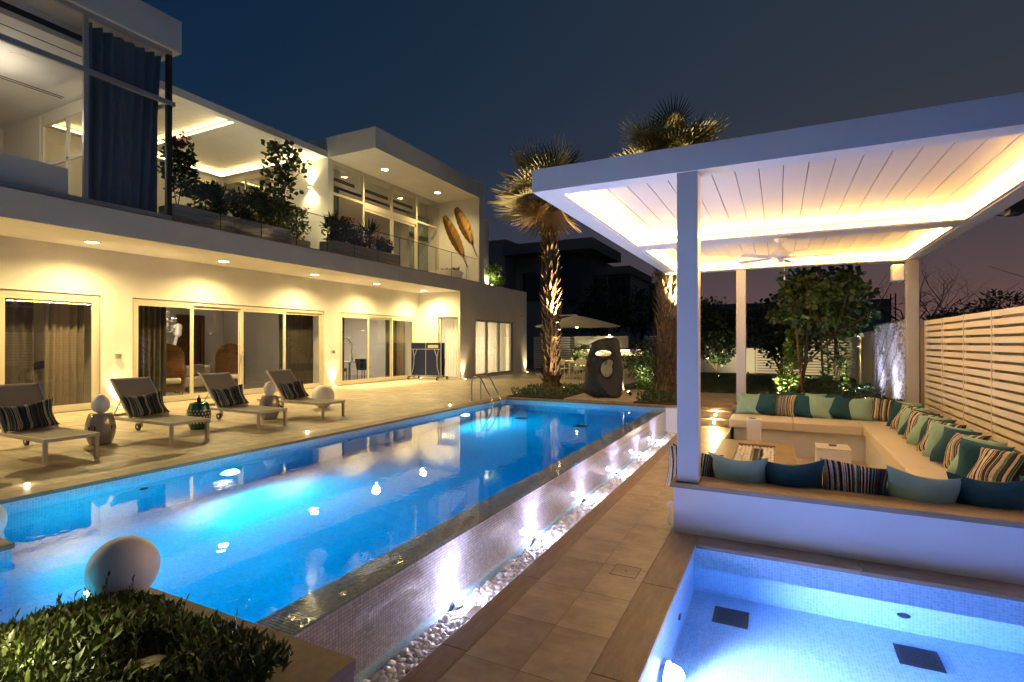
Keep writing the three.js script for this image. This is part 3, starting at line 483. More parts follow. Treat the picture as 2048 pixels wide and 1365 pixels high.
// glass balustrade
{
  const t = thing('glass_balustrade', 'frameless glass balustrade along the upper terrace edge', 'balustrade', -12.15, 4.26, 14), js = [7.28, 8.39, 9.54, 10.68, 11.82, 12.96, 14.09, 15.23, 16.37, 17.5, 18.63, 19.78, 20.7];
  for (let i = 0; i + 1 < js.length; i++) { mk('glass_pane', box(-12.156, -12.144, FT + 0.03, 5.31, js[i] + 0.006, js[i + 1] - 0.006), M.glass, t); if (i) mk('joint', box(-12.157, -12.143, FT + 0.03, 5.30, js[i] - 0.006, js[i] + 0.006), M.darkFrame, t); }
  mk('rail', box(-12.165, -12.135, 5.31, 5.325, 7.28, 20.7), M.darkFrame, t);
  mk('shoe', box(-12.2, -12.1, FT + 0.001, FT + 0.029, 7.28, 20.74), M.darkFrame, t);
}
// soffit downlights
const dls = [[-13.3, -2.9], [-13.3, 0.15], [-13.3, 3.2], [-13.3, 6.22], [-13.3, 9.28], [-13.3, 12.4], [-13.3, 15.35], [-13.3, 18.25]];
dls.forEach(([x, d], i) => {
  const w = i < 3 ? `soffit downlight beyond the left edge of the picture, ${['farthest', 'middle', 'nearest'][i]} of three` : 'soffit downlight, ' + ['first', 'second', 'third', 'fourth', 'last'][i - 3] + ' from the left over the lounger terrace', t = thing('downlight', w, 'downlight', x, SOF - 0.02, d, 'downlights in the deep soffit');
  mk('rim', [lathe([[0.13, 0], [0.15, 0], [0.15, -0.012], [0.13, -0.02], [0.128, 0]], x, SOF, d, 28)], M.powder, t);
  mk('lamp_glass', cyl(0.125, 0.125, 0.008, x, SOF - 0.012, d, 28), G.warm, t);
  spot([x, SOF - 0.03, d], [x + 0.55, 0, d], WARM, 30, 83, 1, 6);
});
[15.75, 19.2].forEach((d, i) => {
  const t = thing('downlight', ['balcony downlight over the flower boxes', 'balcony downlight beside the bronze leaves'][i], 'downlight', -13.25, 8.06, d, 'downlights over the balcony');
  mk('rim', [lathe([[0.13, 0], [0.15, 0], [0.15, -0.012], [0.13, -0.02], [0.128, 0]], -13.25, 8.08, d, 28)], M.powder, t);
  mk('lamp_glass', cyl(0.12, 0.12, 0.008, -13.25, 8.068, d, 28), G.warm, t);
  spot([-13.25, 8.05, d], [-13.25, 4, d], WARM, 17, 74, 1, 5);
});
// in-ground wall washers
[[-14.08, 7.17, 'between the first two glass doors'], [-14.08, 14.06, 'between the second and third glass doors'], [-14.0, 18.98, 'in the corner behind the folded table tennis table'], [-11.93, 19.35, 'at the near corner of the wing'], [-11.93, 25.6, 'at the far corner of the wing']].forEach(([x, d, w], i) => {
  const t = thing('wall_washer', 'flush warm uplight at the wall foot ' + w, 'uplight', x, 0, d, 'uplights along the villa wall');
  mk('rim', cyl(0.06, 0.06, 0.006, x, 0.0, d, 20), M.steel, t); mk('lamp_glass', cyl(0.045, 0.045, 0.004, x, 0.006, d, 20), G.warm, t);
  spot([x, 0.02, d], [x - 0.10, 1, d], [1, 0.74, 0.40], 5, 34, 1, 1);
});
// small marker lamps in the terrace by the pool
[[2.83, 'by the first lounger'], [6.7, 'between the third and fourth loungers'], [11.2, 'short of the pool ladder']].forEach(([d, w]) => {
  const t = thing('marker_lamp', 'tiny round marker lamp in the terrace edge ' + w, 'marker lamp', -7.35, 0, d, 'marker lamps along the pool');
  mk('rim', cyl(0.035, 0.035, 0.006, -7.35, 0.001, d, 18), M.steel, t); mk('lamp_glass', cyl(0.024, 0.024, 0.004, -7.35, 0.007, d, 18), G.dot, t);
  point([-7.35, 0.03, d], [1, 0.74, 0.45], 0.04, 1);
});
// terrace roof between the upper rooms: beams, blades, amber strips
{
  const t = thing('terrace_roof', 'white louvred roof over the planted upper terrace with amber light strips', 'louvred roof', -17, 8.08, 10.5), y0 = 8.08, y1 = 8.3, xa = -19.85, xb = -14.2, da = 7.41, db = 13.83;
  mk('front_beam', box(xb - 0.25, xb, y0, y1, da, db), M.powder, t); mk('back_beam', box(xa, xa + 0.25, y0, y1, da, db), M.powder, t);
  for (const [a, b] of [[da, da + 0.22], [10.42, 10.78], [db - 0.25, db]]) mk('cross_beam', box(xa + 0.25, xb - 0.25, y0, y1, a, b), M.powder, t);
  const bays = [[da + 0.22, 10.42], [10.78, db - 0.25]], n = 24, w = (xb - xa - 0.5) / n;
  for (const [a, b] of bays) { const g = rbox(-w / 2 + 0.006, w / 2 - 0.006, 0, 0.03, -(b - a) / 2 + 0.01, (b - a) / 2 - 0.01, 0.008, 1); for (let i = 0; i < n; i++) piece('louver', g, M.powder, t, xa + 0.25 + (i + 0.5) * w, y0 + 0.13, (a + b) / 2); }
  for (const [a, b] of bays) {
    mk('light_strip', box(xa + 0.27, xb - 0.27, y0 + 0.03, y0 + 0.055, b - 0.03, b - 0.005), G.led2, t); area([(xa + xb) / 2, y0 + 0.05, b - 0.04], [(xa + xb) / 2, y0 + 0.25, b - 1], xb - xa - 0.6, 0.04, [1, 0.62, 0.16], 6);
    mk('light_strip', box(xa + 0.255, xa + 0.28, y0 + 0.03, y0 + 0.055, a + 0.05, b - 0.05), G.led2, t); area([xa + 0.29, y0 + 0.05, (a + b) / 2], [xa + 1.3, y0 + 0.25, (a + b) / 2], b - a - 0.1, 0.04, [1, 0.62, 0.16], 5);
  }
}
{ // up and down wall lamp on the terrace side wall
  const t = thing('wall_lamp', 'up and down wall lamp behind the tall heart leaved plant', 'wall lamp', -15.0, 7.0, 13.8);
  mk('body', [rbox(-15.09, -14.91, 7.12, 7.18, 13.70, 13.84, 0.006, 1)], M.chrome, t); mk('lamp_glass', [box(-15.05, -14.95, 7.18, 7.186, 13.73, 13.8), box(-15.05, -14.95, 7.114, 7.12, 13.73, 13.8)], G.warm, t);
  spot([-15, 7.2, 13.75], [-15, 9, 13.8], [1, 0.86, 0.45], 5, 60, 1, 1); spot([-15, 7.1, 13.75], [-15, 5, 13.8], [1, 0.86, 0.45], 6, 60, 1, 1);
}
// curtains
function curtain(name, axis, k, a, b, y0, y1, amp, wl, mat, label, lean = 0) {
  const n = Math.max(8, Math.round(Math.abs(b - a) / wl * 10)), rows = 8, p = [], uv = [], ix = [];
  for (let j = 0; j <= rows; j++) for (let i = 0; i <= n; i++) { const t = i / n, y = y0 + (y1 - y0) * j / rows, s = a + (b - a) * (t * (1 - lean * (1 - j / rows))), o = amp * (0.7 + 0.3 * Math.sin(t * 7 + 1)) * Math.sin(t * (b - a) / wl * 2 * PI + 0.4 * Math.sin(j * 0.5 + t * 9)); p.push(...(axis === 'd' ? [k + o, y, -s] : [s, y, -(k + o)])); uv.push(s, y); }
  for (let j = 0; j < rows; j++) for (let i = 0; i < n; i++) { const q = j * (n + 1) + i; ix.push(q, q + 1, q + n + 2, q, q + n + 2, q + n + 1); }
  const g = new THREE.BufferGeometry(); g.setAttribute('position', new THREE.Float32BufferAttribute(p, 3)); g.setAttribute('uv', new THREE.Float32BufferAttribute(uv, 2)); g.setIndex(ix); g.computeVertexNormals(); g.computeBoundingBox();
  const m = single(name, g, mat, label, 'curtain'); m.material.side = THREE.DoubleSide; return m;
}
curtain('curtain', 'd', -12.36, 5.66, 7.08, 4.32, 7.95, 0.09, 0.2, M.curtainDark, 'blue grey curtain gathered behind the corner glass of the upper left room', 0.1);
curtain('curtain', 'x', 6.95, -14.35, -13.05, 4.32, 7.7, 0.05, 0.15, M.curtainNight, 'dark navy curtain beside the mullion in the upper left room');
curtain('curtain', 'x', 7.08, -13.0, -12.5, 4.32, 7.95, 0.04, 0.15, M.curtainDark, 'blue grey curtain turned round the glass corner of the upper left room');
curtain('curtain', 'd', -14.75, 14.15, 14.95, 4.32, 7.34, 0.05, 0.14, M.curtainTeal, 'grey green curtain at the near end of the balcony glazing');
curtain('curtain', 'd', -14.75, 19.15, 20.6, 4.32, 7.34, 0.05, 0.16, M.curtainTeal, 'grey green curtain at the far end of the balcony glazing');
curtain('curtain', 'd', -14.7, 5.05, 5.75, 0.02, 2.92, 0.05, 0.16, M.curtainBrown, 'dark brown curtain in the left glass door, nearer the frame');
curtain('curtain', 'd', -14.7, 5.95, 6.7, 0.02, 2.92, 0.05, 0.14, M.curtainTaupe, 'taupe curtain in the left glass door beside the ironing stand');
curtain('curtain', 'd', -14.7, 7.55, 8.6, 0.02, 2.92, 0.06, 0.14, M.curtainBrown, 'dark brown curtain beside the silver chandelier');
curtain('curtain', 'd', -14.7, 12.2, 13.6, 0.02, 2.92, 0.06, 0.15, M.curtainBrown, 'dark brown curtain filling the last panel of the wide glass door');
curtain('curtain', 'd', -14.7, 14.5, 15.15, 0.02, 2.92, 0.05, 0.14, M.curtainBrown, 'dark curtain at the near side of the dining room door');
curtain('curtain', 'd', -14.7, 17.5, 18.2, 0.02, 2.92, 0.05, 0.13, M.curtainBrown, 'dark curtain in the last dining room panel, nearer part');
curtain('curtain', 'd', -14.7, 18.2, 18.8, 0.02, 2.92, 0.05, 0.13, M.curtainTaupe, 'taupe curtain in the last dining room panel beside the wall');
curtain('curtain', 'd', -12.5, 20.5, 24.2, 0.02, 2.92, 0.05, 0.17, M.sheer, 'sheer white curtain glowing in the three pane wing window');
curtain('curtain', 'x', 19.6, -13.3, -12.4, 0.02, 2.92, 0.04, 0.14, M.sheer, 'sheer white curtain in the narrow window behind the table tennis table');
// lamps inside, on the ceilings
function ceilingLamp(x, y, d, label, c, k, w = 0.5, dd = 0.5) {
  const t = thing('ceiling_lamp', label, 'ceiling lamp', x, y - 0.05, d, 'ceiling lamps indoors'); mk('frame', rbox(x - w / 2 - 0.03, x + w / 2 + 0.03, y - 0.045, y - 0.001, d - dd / 2 - 0.03, d + dd / 2 + 0.03, 0.006, 1), M.powder, t);
  mk('lamp_glass', box(x - w / 2, x + w / 2, y - 0.05, y - 0.046, d - dd / 2, d + dd / 2), glowMat('panel lamp ' + label.length, c, Math.min(6, k)), t); area([x, y - 0.055, d], [x - 0.01, 0, d], w, dd, c, k);
}
ceilingLamp(-17.2, 2.95, 4.2, 'flush ceiling lamp in the dark left ground room', [1, 0.82, 0.55], 1.2);
ceilingLamp(-16.3, 2.95, 11.4, 'flush ceiling lamp over the walnut armchairs', [1, 0.84, 0.58], 1.5);
ceilingLamp(-16.9, 2.95, 16.5, 'flush ceiling lamp over the dining chairs', [1, 0.88, 0.66], 9, 0.6, 1.2);
ceilingLamp(-15.2, 2.95, 22.2, 'flush ceiling lamp in the wing room', [1, 0.82, 0.5], 45, 0.8, 1.6);

// ---------- garden pergola and lounge ----------
{
  const t = thing('pergola', 'white aluminium pergola with louvred roof and amber light strips over the lounge', 'pergola', 0, -0.5, 10.4), y0 = 3.41, y1 = 3.69, xa = -2.73, xb = 2.83, da = 6.0, db = 14.93;
  mk('front_beam', rbox(xa, xb, y0, y1, da, da + 0.26, 0.004, 1), M.powder, t); mk('back_beam', rbox(xa, xb, y0, y1, db - 0.22, db, 0.004, 1), M.powder, t);
  mk('side_beam', rbox(xa, xa + 0.25, y0 + 0.001, y1 - 0.001, da + 0.26, db - 0.22, 0.004, 1), M.powder, t); mk('side_beam', rbox(xb - 0.25, xb, y0 + 0.001, y1 - 0.001, da + 0.26, db - 0.22, 0.004, 1), M.powder, t);
  mk('middle_beam', rbox(xa + 0.25, xb - 0.25, y0 + 0.002, y1 - 0.002, 10.33, 10.84, 0.004, 1), M.powder, t);
  const cols = [[-1.0, 6.03, 0.03], [2.58, 6.03, 0.03], [-0.97, 14.68, 0.03], [2.58, 14.68, 0.03]];
  for (const [x, d, y] of cols) { const c = mk('column', rbox(x, x + 0.22, y, y0, d, d + 0.22, 0.006, 2), M.powder, t); if (d < 8) for (const k of [0.03, 0.11, 0.19]) { const b = new THREE.CylinderGeometry(0.008, 0.008, 0.008, 10); b.rotateX(PI / 2); b.translate(x + k, y0 - 0.03, -d + 0.003); mk('bolt', b, M.chrome, c); } mk('base_plate', box(x - 0.01, x + 0.23, y - 0.004, y + 0.008, d - 0.01, d + 0.23), M.black, c); }
  const bays = [[da + 0.26, 10.33], [10.84, db - 0.22]], X0 = xa + 0.25, X1 = xb - 0.25, n = 20, w = (X1 - X0) / n;
  for (const [a, b] of bays) {
    const g = rbox(-w / 2 + 0.004, w / 2 - 0.004, 0, 0.035, -(b - a) / 2 + 0.02, (b - a) / 2 - 0.02, 0.006, 1);
    for (let i = 0; i < n; i++) piece('louver', g, M.powder, t, X0 + (i + 0.5) * w, 3.54, (a + b) / 2, 0, 0, 0.006 * (rnd() - 0.5));
    // lit ledges on three sides of the bay: lip, strip, lamp
    mk('lip', [box(X0, X0 + 0.05, y0 + 0.012, y0 + 0.03, a, b), box(X1 - 0.05, X1, y0 + 0.012, y0 + 0.03, a, b), box(X0 + 0.05, X1 - 0.05, y0 + 0.012, y0 + 0.03, b - 0.05, b)], M.powder, t);
    mk('light_strip', box(X0 + 0.002, X0 + 0.022, y0 + 0.05, y0 + 0.075, a + 0.05, b - 0.05), G.led, t); area([X0 + 0.03, y0 + 0.065, (a + b) / 2], [X0 + 1, y0 + 0.05, (a + b) / 2], b - a - 0.12, 0.03, AMBER, 82);
    mk('light_strip', box(X1 - 0.022, X1 - 0.002, y0 + 0.05, y0 + 0.075, a + 0.05, b - 0.05), G.led, t); area([X1 - 0.03, y0 + 0.065, (a + b) / 2], [X1 - 1, y0 + 0.05, (a + b) / 2], b - a - 0.12, 0.03, AMBER, 82);
    mk('light_strip', box(X0 + 0.06, X1 - 0.06, y0 + 0.05, y0 + 0.075, b - 0.022, b - 0.002), G.led, t); area([(X0 + X1) / 2, y0 + 0.065, b - 0.03], [(X0 + X1) / 2, y0 + 0.05, b - 1], X1 - X0 - 0.12, 0.03, AMBER, 82);
  }
}
{ // ceiling fan under the middle beam
  const x = 0.03, d = 10.58, t = thing('ceiling_fan', 'white five blade ceiling fan under the pergola middle beam', 'ceiling fan', x, 2.9, d);
  mk('canopy', lathe([[0.001, 3.41], [0.10, 3.41], [0.10, 3.38], [0.07, 3.33], [0.03, 3.31], [0.001, 3.31]], x, 0, d), M.powder, t);
  mk('rod', cyl(0.018, 0.018, 0.1, x, 3.22, d), M.powder, t);
  mk('motor', lathe([[0.001, 3.25], [0.04, 3.25], [0.07, 3.21], [0.14, 3.16], [0.165, 3.145], [0.165, 3.12], [0.12, 3.07], [0.10, 3.06], [0.06, 3.055], [0.055, 3.01], [0.04, 2.985], [0.001, 2.985]], x, 0, d), M.powder, t);
  const sh = new THREE.Shape(); sh.moveTo(0.2, -0.055); sh.lineTo(0.78, -0.075); sh.absarc(0.78, -0.035, 0.04, -PI / 2, 0); sh.lineTo(0.82, 0.035); sh.absarc(0.78, 0.035, 0.04, 0, PI / 2); sh.lineTo(0.2, 0.055); sh.closePath();
  const bg = new THREE.ExtrudeGeometry(sh, { depth: 0.008, bevelEnabled: false }); bg.rotateX(-PI / 2 + 0.22);
  const ag = new RoundedBoxGeometry(0.16, 0.012, 0.05, 1, 0.004); ag.translate(0.15, -0.005, 0);
  for (let k = 0; k < 5; k++) { const b = piece('blade', bg, M.powder, t, x, 3.065, d, 0.10 + k * 2 * PI / 5); const a = new THREE.Mesh(ag, M.powder); a.name = 'blade_arm'; b.add(a); }
  mk('pull_chain', bar([x + 0.06, 2.99, d - 0.02], [x + 0.06, 2.72, d - 0.02], 0.0025, 0.0025, 6), M.chrome, t); mk('pull_knob', lathe([[0.001, 2.66], [0.014, 2.675], [0.016, 2.70], [0.006, 2.72], [0.001, 2.72]], x + 0.06, 0, d - 0.02, 12), M.powder, t);
}
{ // loudspeaker on the far column
  const t = thing('loudspeaker', 'white outdoor loudspeaker on a bracket at the far pergola column', 'loudspeaker', 2.4, 2.9, 14.6);
  mk('cabinet', rbox(2.26, 2.5, 2.92, 3.30, 14.42, 14.66, 0.04, 4), M.powder, t); mk('grille', rbox(2.275, 2.485, 2.94, 3.28, 14.405, 14.43, 0.012, 3), M.globe, t); mk('bracket', [rbox(2.5, 2.58, 3.08, 3.14, 14.7, 14.76, 0.006, 1), tube([[2.38, 2.90, 14.54], [2.48, 2.89, 14.6], [2.56, 2.95, 14.7], [2.58, 3.1, 14.73]], 0.012, 16, 6)], M.powder, t);
  const u = thing('loudspeaker', 'dark loudspeaker clamped outside the pergola side beam', 'loudspeaker', 2.95, 3.3, 10.2); mk('cabinet', rbox(2.88, 3.05, 3.34, 3.56, 9.75, 9.95, 0.03, 3), M.black, u); mk('bracket', tube([[2.84, 3.5, 10.3], [2.9, 3.42, 10.2], [2.95, 3.38, 9.95]], 0.012, 12, 6), M.black, u);
}
const SEAT = -0.2, PIT = -0.95;
{ // built-in bench round the sunken lounge
  const t = thing('lounge_bench', 'white built-in bench with stone capping round the sunken lounge', 'bench', 0.5, PIT, 10);
  mk('near_wall', box(-1.03, 2.7, PIT, -0.02, 5.985, 6.38), M.white, t);
  mk('right_wall', box(2.5, 2.7, PIT, -0.02, 6.38, 14.62), M.white, t);
  mk('far_wall', box(-1.03, 2.7, PIT, -0.02, 14.62, 14.92), M.white, t);
  mk('capping', rbox(-1.06, 2.74, -0.02, 0.03, 5.955, 6.40, 0.004, 1), M.cope, t); mk('capping', rbox(2.49, 2.74, -0.019, 0.029, 6.40, 14.6, 0.004, 1), M.cope, t); mk('capping', rbox(-1.05, 2.74, -0.02, 0.03, 14.6, 14.94, 0.004, 1), M.cope, t);
  mk('seat_base', [box(-0.93, 1.62, PIT, SEAT - 0.2, 13.32, 14.62), box(1.62, 2.5, PIT, SEAT - 0.2, 7.25, 14.62), box(-0.93, 2.5, PIT, SEAT - 0.2, 6.38, 7.25)], M.white, t);
  mk('pit_floor', box(-1.05, 2.5, PIT - 0.1, PIT, 6.38, 14.62), M.lime, t);
  mk('pit_edge', box(-1.06, -1.031, PIT, -0.502, 6.38, 13.9), M.white, t);
  const cush = (a, b, c, e) => mk('seat_cushion', rbox(a, b, SEAT - 0.198, SEAT, c, e, 0.03, 3), M.cushion, t);
  cush(-1.03, 0.28, 13.2, 14.6); cush(0.285, 1.575, 13.2, 14.6); cush(1.58, 2.49, 12.4, 14.6); cush(1.58, 2.49, 10.85, 12.395); cush(1.58, 2.49, 9.2, 10.845); cush(1.58, 2.49, 7.3, 9.195);
  cush(-0.93, 0.8, 6.39, 7.28); cush(0.805, 2.49, 6.39, 7.28);
}
// scatter cushions
function pillowGeo(W, H, T, s) {
  const n = 22, p = [], uv = [], ix = [];
  for (const side of [1, -1]) { const k0 = p.length / 3; for (let j = 0; j <= n; j++) for (let i = 0; i <= n; i++) {
    const u = i / n * 2 - 1, v = j / n * 2 - 1, e = Math.pow(Math.max(0, (1 - u * u) * (1 - v * v)), 0.5), bend = 0.05 * Math.sin(u * 2.2 + s) * (0.4 + 0.6 * (v + 1) / 2) + 0.03 * Math.sin(v * 2.6 + s * 2), wr = 0.012 * (fbm((u + 2) * 2.2, (v + 2) * 2.2, 64, s, 3) - 0.5) + 0.010 * Math.sin((u * 5 + v * 3) + s) * e + 0.016 * (1 - Math.abs(pn((Math.atan2(v - 1.2, u) + 4) * 5, s, 64, s) * 2 - 1)) * Math.max(0, v + 0.3) * (0.3 + e) + 0.014 * (1 - Math.abs(pn((Math.atan2(v + 1.1, u + 1.1) + 4) * 6, s + 3, 64, s) * 2 - 1)) * Math.max(0, -u * 0.6 - v * 0.4 + 0.1);
    p.push(W / 2 * u * (1 - 0.12 * (1 - v * v)), H / 2 * (v * (1 - 0.12 * (1 - u * u) * (v > 0 ? 1 : 0.3)) + 1), side * (T / 2 * e * (1 - 0.3 * v)) + wr * e * side + bend); uv.push(u * 0.5 + 0.5, v * 0.5 + 0.5); }
    for (let j = 0; j < n; j++) for (let i = 0; i < n; i++) { const q = k0 + j * (n + 1) + i; side > 0 ? ix.push(q, q + 1, q + n + 2, q, q + n + 2, q + n + 1) : ix.push(q, q + n + 2, q + 1, q, q + n + 1, q + n + 2); } }
  const g = new THREE.BufferGeometry(); g.setAttribute('position', new THREE.Float32BufferAttribute(p, 3)); g.setAttribute('uv', new THREE.Float32BufferAttribute(uv, 2)); g.setIndex(ix); g.computeVertexNormals(); return g;
}
const PG = [3, 8, 13, 21].map((s) => pillowGeo(0.54, 0.54, 0.26, s)), PN = [5, 11, 19].map((s) => pillowGeo(0.66, 0.56, 0.32, s));
let np = 0;
function pillow(kind, x, y, d, ry, tilt, label, group, roll = 0, sc = 1, near = false) {
  const mat = kind === 's' ? M.striped[np % 3] : kind === 'a' ? M.aqua : M.teal, m = new THREE.Mesh(near ? PN[np++ % 3] : PG[np++ % 4], mat);
  m.name = numbered('cushion'); m.position.set(x, y, -d); m.rotation.set(-tilt, ry, roll, 'YXZ'); m.scale.setScalar(sc); scene.add(m); return tag(m, label, 'cushion', group);
}
const KN = { a: 'sea green', t: 'teal', s: 'striped' }, ord = ['first', 'second', 'third', 'fourth', 'fifth', 'sixth', 'seventh', 'eighth', 'ninth', 'tenth', 'eleventh', 'twelfth', 'thirteenth', 'fourteenth'];
'atstatasa'.split('').slice(0, 8).forEach((k, i) => { const kk = ['a', 't', 's', 't', 'a', 't', 'a', 's'][i]; pillow(kk, -0.70 + i * 0.382 + rr(-0.01, 0.01), SEAT + 0.005, 14.2 + 0.05 * (i % 2), -0.22 + rr(-0.06, 0.06), 0.42 + rr(-0.05, 0.05), `${KN[kk]} cushion on the far bench, ${ord[i]} from the steps`, 'cushions on the far bench', rr(-0.12, 0.08), 1.02); });
// behind them a second row
[[0.28, 't', 'between the third and fourth'], [0.72, 'a', 'between the fourth and fifth'], [1.08, 't', 'between the fifth and sixth']].forEach(([x, k, w]) => pillow(k, x, SEAT + 0.03, 14.46, -0.2, 0.22, `${KN[k]} cushion tucked behind the far bench cushions ${w}`, 'cushions on the far bench'));
const rk = ['a', 't', 's', 'a', 't', 's', 'a', 't', 's', 'a', 't', 's', 'a', 't', 's'];
rk.forEach((k, i) => { const d = 13.55 - i * 0.40; pillow(k, 2.16 + rr(-0.02, 0.03) + (i < 1 ? 0.12 : 0), SEAT + 0.005, d, PI / 2 * -1 + 0.62 + rr(-0.08, 0.08), 0.42 + rr(-0.05, 0.06), `${KN[k]} cushion on the fence side bench, ${ord[i] ?? 'last'} from the far corner`, 'cushions on the fence side bench', rr(-0.06, 0.06), 1.04); });
['s', 'a', 't', 's', 'a', 't', 's', 'a'].forEach((k, i) => pillow(k, -0.93 + i * 0.54, SEAT + 0.005, 6.64, PI + rr(-0.12, 0.12), 0.36 + rr(-0.08, 0.08), `${KN[k]} cushion against the near bench wall, ${ord[i]} from the front column`, 'cushions against the near bench wall', rr(-0.10, 0.10), 0.96, true));
pillow('s', -1.03, SEAT + 0.05, 6.85, PI / 2 + 0.2, 0.2, 'striped cushion at the open end of the near bench behind the column', 'cushions against the near bench wall');
{ // fire table with pebble tray
  const t = thing('fire_table', 'low stone fire table with a tray of white pebbles', 'fire table', -0.37, PIT, 10), y = -0.35;
  mk('top', [box(-1.0, -0.68, y - 0.1, y, 8.6, 11.3), box(-0.06, 0.25, y - 0.1, y, 8.6, 11.3), box(-0.68, -0.06, y - 0.1, y, 8.6, 8.95), box(-0.68, -0.06, y - 0.1, y, 10.95, 11.3)], M.cope, t);
  mk('base', box(-0.92, 0.17, PIT, y - 0.1, 8.7, 11.2), M.cope, t);
  mk('tray', box(-0.68, -0.06, y - 0.13, y - 0.1, 8.95, 10.95), M.black, t);
  const b = mk('burner', rbox(-0.42, -0.30, y - 0.1, y - 0.035, 9.4, 10.75, 0.004, 1), M.chrome, t); mk('slot', box(-0.40, -0.32, y - 0.035, y - 0.032, 9.45, 10.7), M.dark, b);
  const g = new THREE.IcosahedronGeometry(1, 1), ms = []; g.scale(1, 0.75, 0.85);
  for (let d = 8.98; d < 10.95; d += 0.062) for (let x = -0.655; x < -0.07; x += 0.062) { if (x > -0.45 && x < -0.27 && d > 9.35 && d < 10.8) continue; ms.push([x + rr(-0.012, 0.012), d + rr(-0.012, 0.012)]); }
  ms.sort((p, q) => q[1] - p[1]); const pm = std('cream pebble', [0.74, 0.68, 0.58], 0.5);
  ms.slice(0, 290).forEach(([x, d]) => { const m = piece('pebble', g, pm, t, x, y - 0.055, d, rr(0, 6)); m.scale.set(rr(0.03, 0.042), rr(0.028, 0.05), rr(0.028, 0.04)); });
  if (ms.length > 290) mk('gravel', ms.slice(290).map(([x, d]) => { const q = g.clone(); q.scale(0.036, 0.04, 0.034); q.translate(x, y - 0.055, -d); return q; }), pm, t, 'stuff');
}
function ashtray(x, y, d, label) { const t = thing('ashtray', label, 'ashtray', x, y, d, 'ashtrays in the lounge'); mk('bowl', lathe([[0.001, 0.004], [0.05, 0.004], [0.066, 0.03], [0.072, 0.03], [0.064, 0], [0.001, 0]], x, y, d, 28), M.steel, t); mk('band', lathe([[0.064, 0.006], [0.073, 0.024], [0.071, 0.026], [0.062, 0.008]], x, y, d, 28), M.black, t); }
{
  const s = thing('side_table', 'white cube side table on the lounge floor', 'side table', 0.95, PIT, 12.3); mk('body', rbox(0.66, 1.24, PIT, -0.53, 12.0, 12.58, 0.02, 3), M.globe, s); mk('top', rbox(0.655, 1.245, -0.53, -0.5, 11.995, 12.585, 0.012, 2), M.globe, s);
  ashtray(0.95, -0.5, 12.3, 'round metal ashtray on the white cube table');
  const p = thing('side_table', 'slim white pedestal table in front of the far bench', 'side table', -0.49, PIT, 12.85); mk('body', rbox(-0.63, -0.35, PIT, -0.14, 12.7, 12.98, 0.02, 3), M.globe, p); mk('top', rbox(-0.635, -0.345, -0.14, -0.12, 12.695, 12.985, 0.009, 2), M.globe, p);
  ashtray(-0.52, -0.12, 12.84, 'round metal ashtray on the slim white pedestal');
  const q = thing('side_table', 'round white side table before the fire table', 'side table', -0.28, PIT, 8.25); mk('body', cyl(0.19, 0.19, 0.6, -0.28, PIT, 8.25, 36), M.globe, q); mk('top', cyl(0.2, 0.2, 0.03, -0.28, PIT + 0.6, 8.25, 36), M.globe, q);
  ashtray(-0.28, PIT + 0.63, 8.27, 'round metal ashtray on the white round table');
  const c = thing('towel_hook', 'white cloth strap hanging at the outer corner of the near bench', 'strap', -1.05, -0.45, 6.05); mk('strap', tube([[-1.045, -0.2, 6.02], [-1.085, -0.22, 6.02], [-1.075, -0.3, 6.03], [-1.09, -0.42, 6.03], [-1.06, -0.46, 6.03]], 0.012, 20, 8), M.globe, c);
}
// slatted boundary fence at the right
function slatFence(label, axis, k, a, b, y0, y1, pitch, h, posts, group) {
  const t = axis === 'd' ? thing('slat_fence', label, 'fence', k, y0, (a + b) / 2, group) : thing('slat_fence', label, 'fence', (a + b) / 2, y0, k, group), L = b - a, g = axis === 'd' ? rbox(-0.012, 0.012, -h / 2, h / 2, -L / 2, L / 2, 0.004, 1) : rbox(-L / 2, L / 2, -h / 2, h / 2, -0.012, 0.012, 0.004, 1);
  for (let y = y1 - h / 2; y > y0 + h / 2; y -= pitch) axis === 'd' ? piece('slat', g, M.slat, t, k, y, (a + b) / 2) : piece('slat', g, M.slat, t, (a + b) / 2, y, k);
  for (const p of posts) axis === 'd' ? mk('post', rbox(k + 0.012, k + 0.07, y0, y1 + 0.01, p - 0.03, p + 0.03, 0.004, 1), M.slat, t) : mk('post', rbox(p - 0.03, p + 0.03, y0, y1 + 0.01, k + 0.012, k + 0.07, 0.004, 1), M.slat, t);
  if (axis === 'd') for (const p of posts) mk('post_strip', box(k - 0.018, k - 0.012, y0, y1 + 0.008, p - 0.022, p + 0.022), M.slat, t);
  return t;
}
slatFence('cream horizontal slat fence behind the lounge bench', 'd', 2.86, 4.5, 14.45, -0.5, 2.03, 0.131, 0.09, [4.55, 6.0, 7.45, 8.9, 10.35, 11.7, 13.05, 14.4]);
slatFence('cream slat fence past the stone wall, far right of the garden', 'd', 2.86, 20.35, 29.9, 0, 1.95, 0.131, 0.09, [20.4, 22.6, 24.9, 27.2, 29.5]);
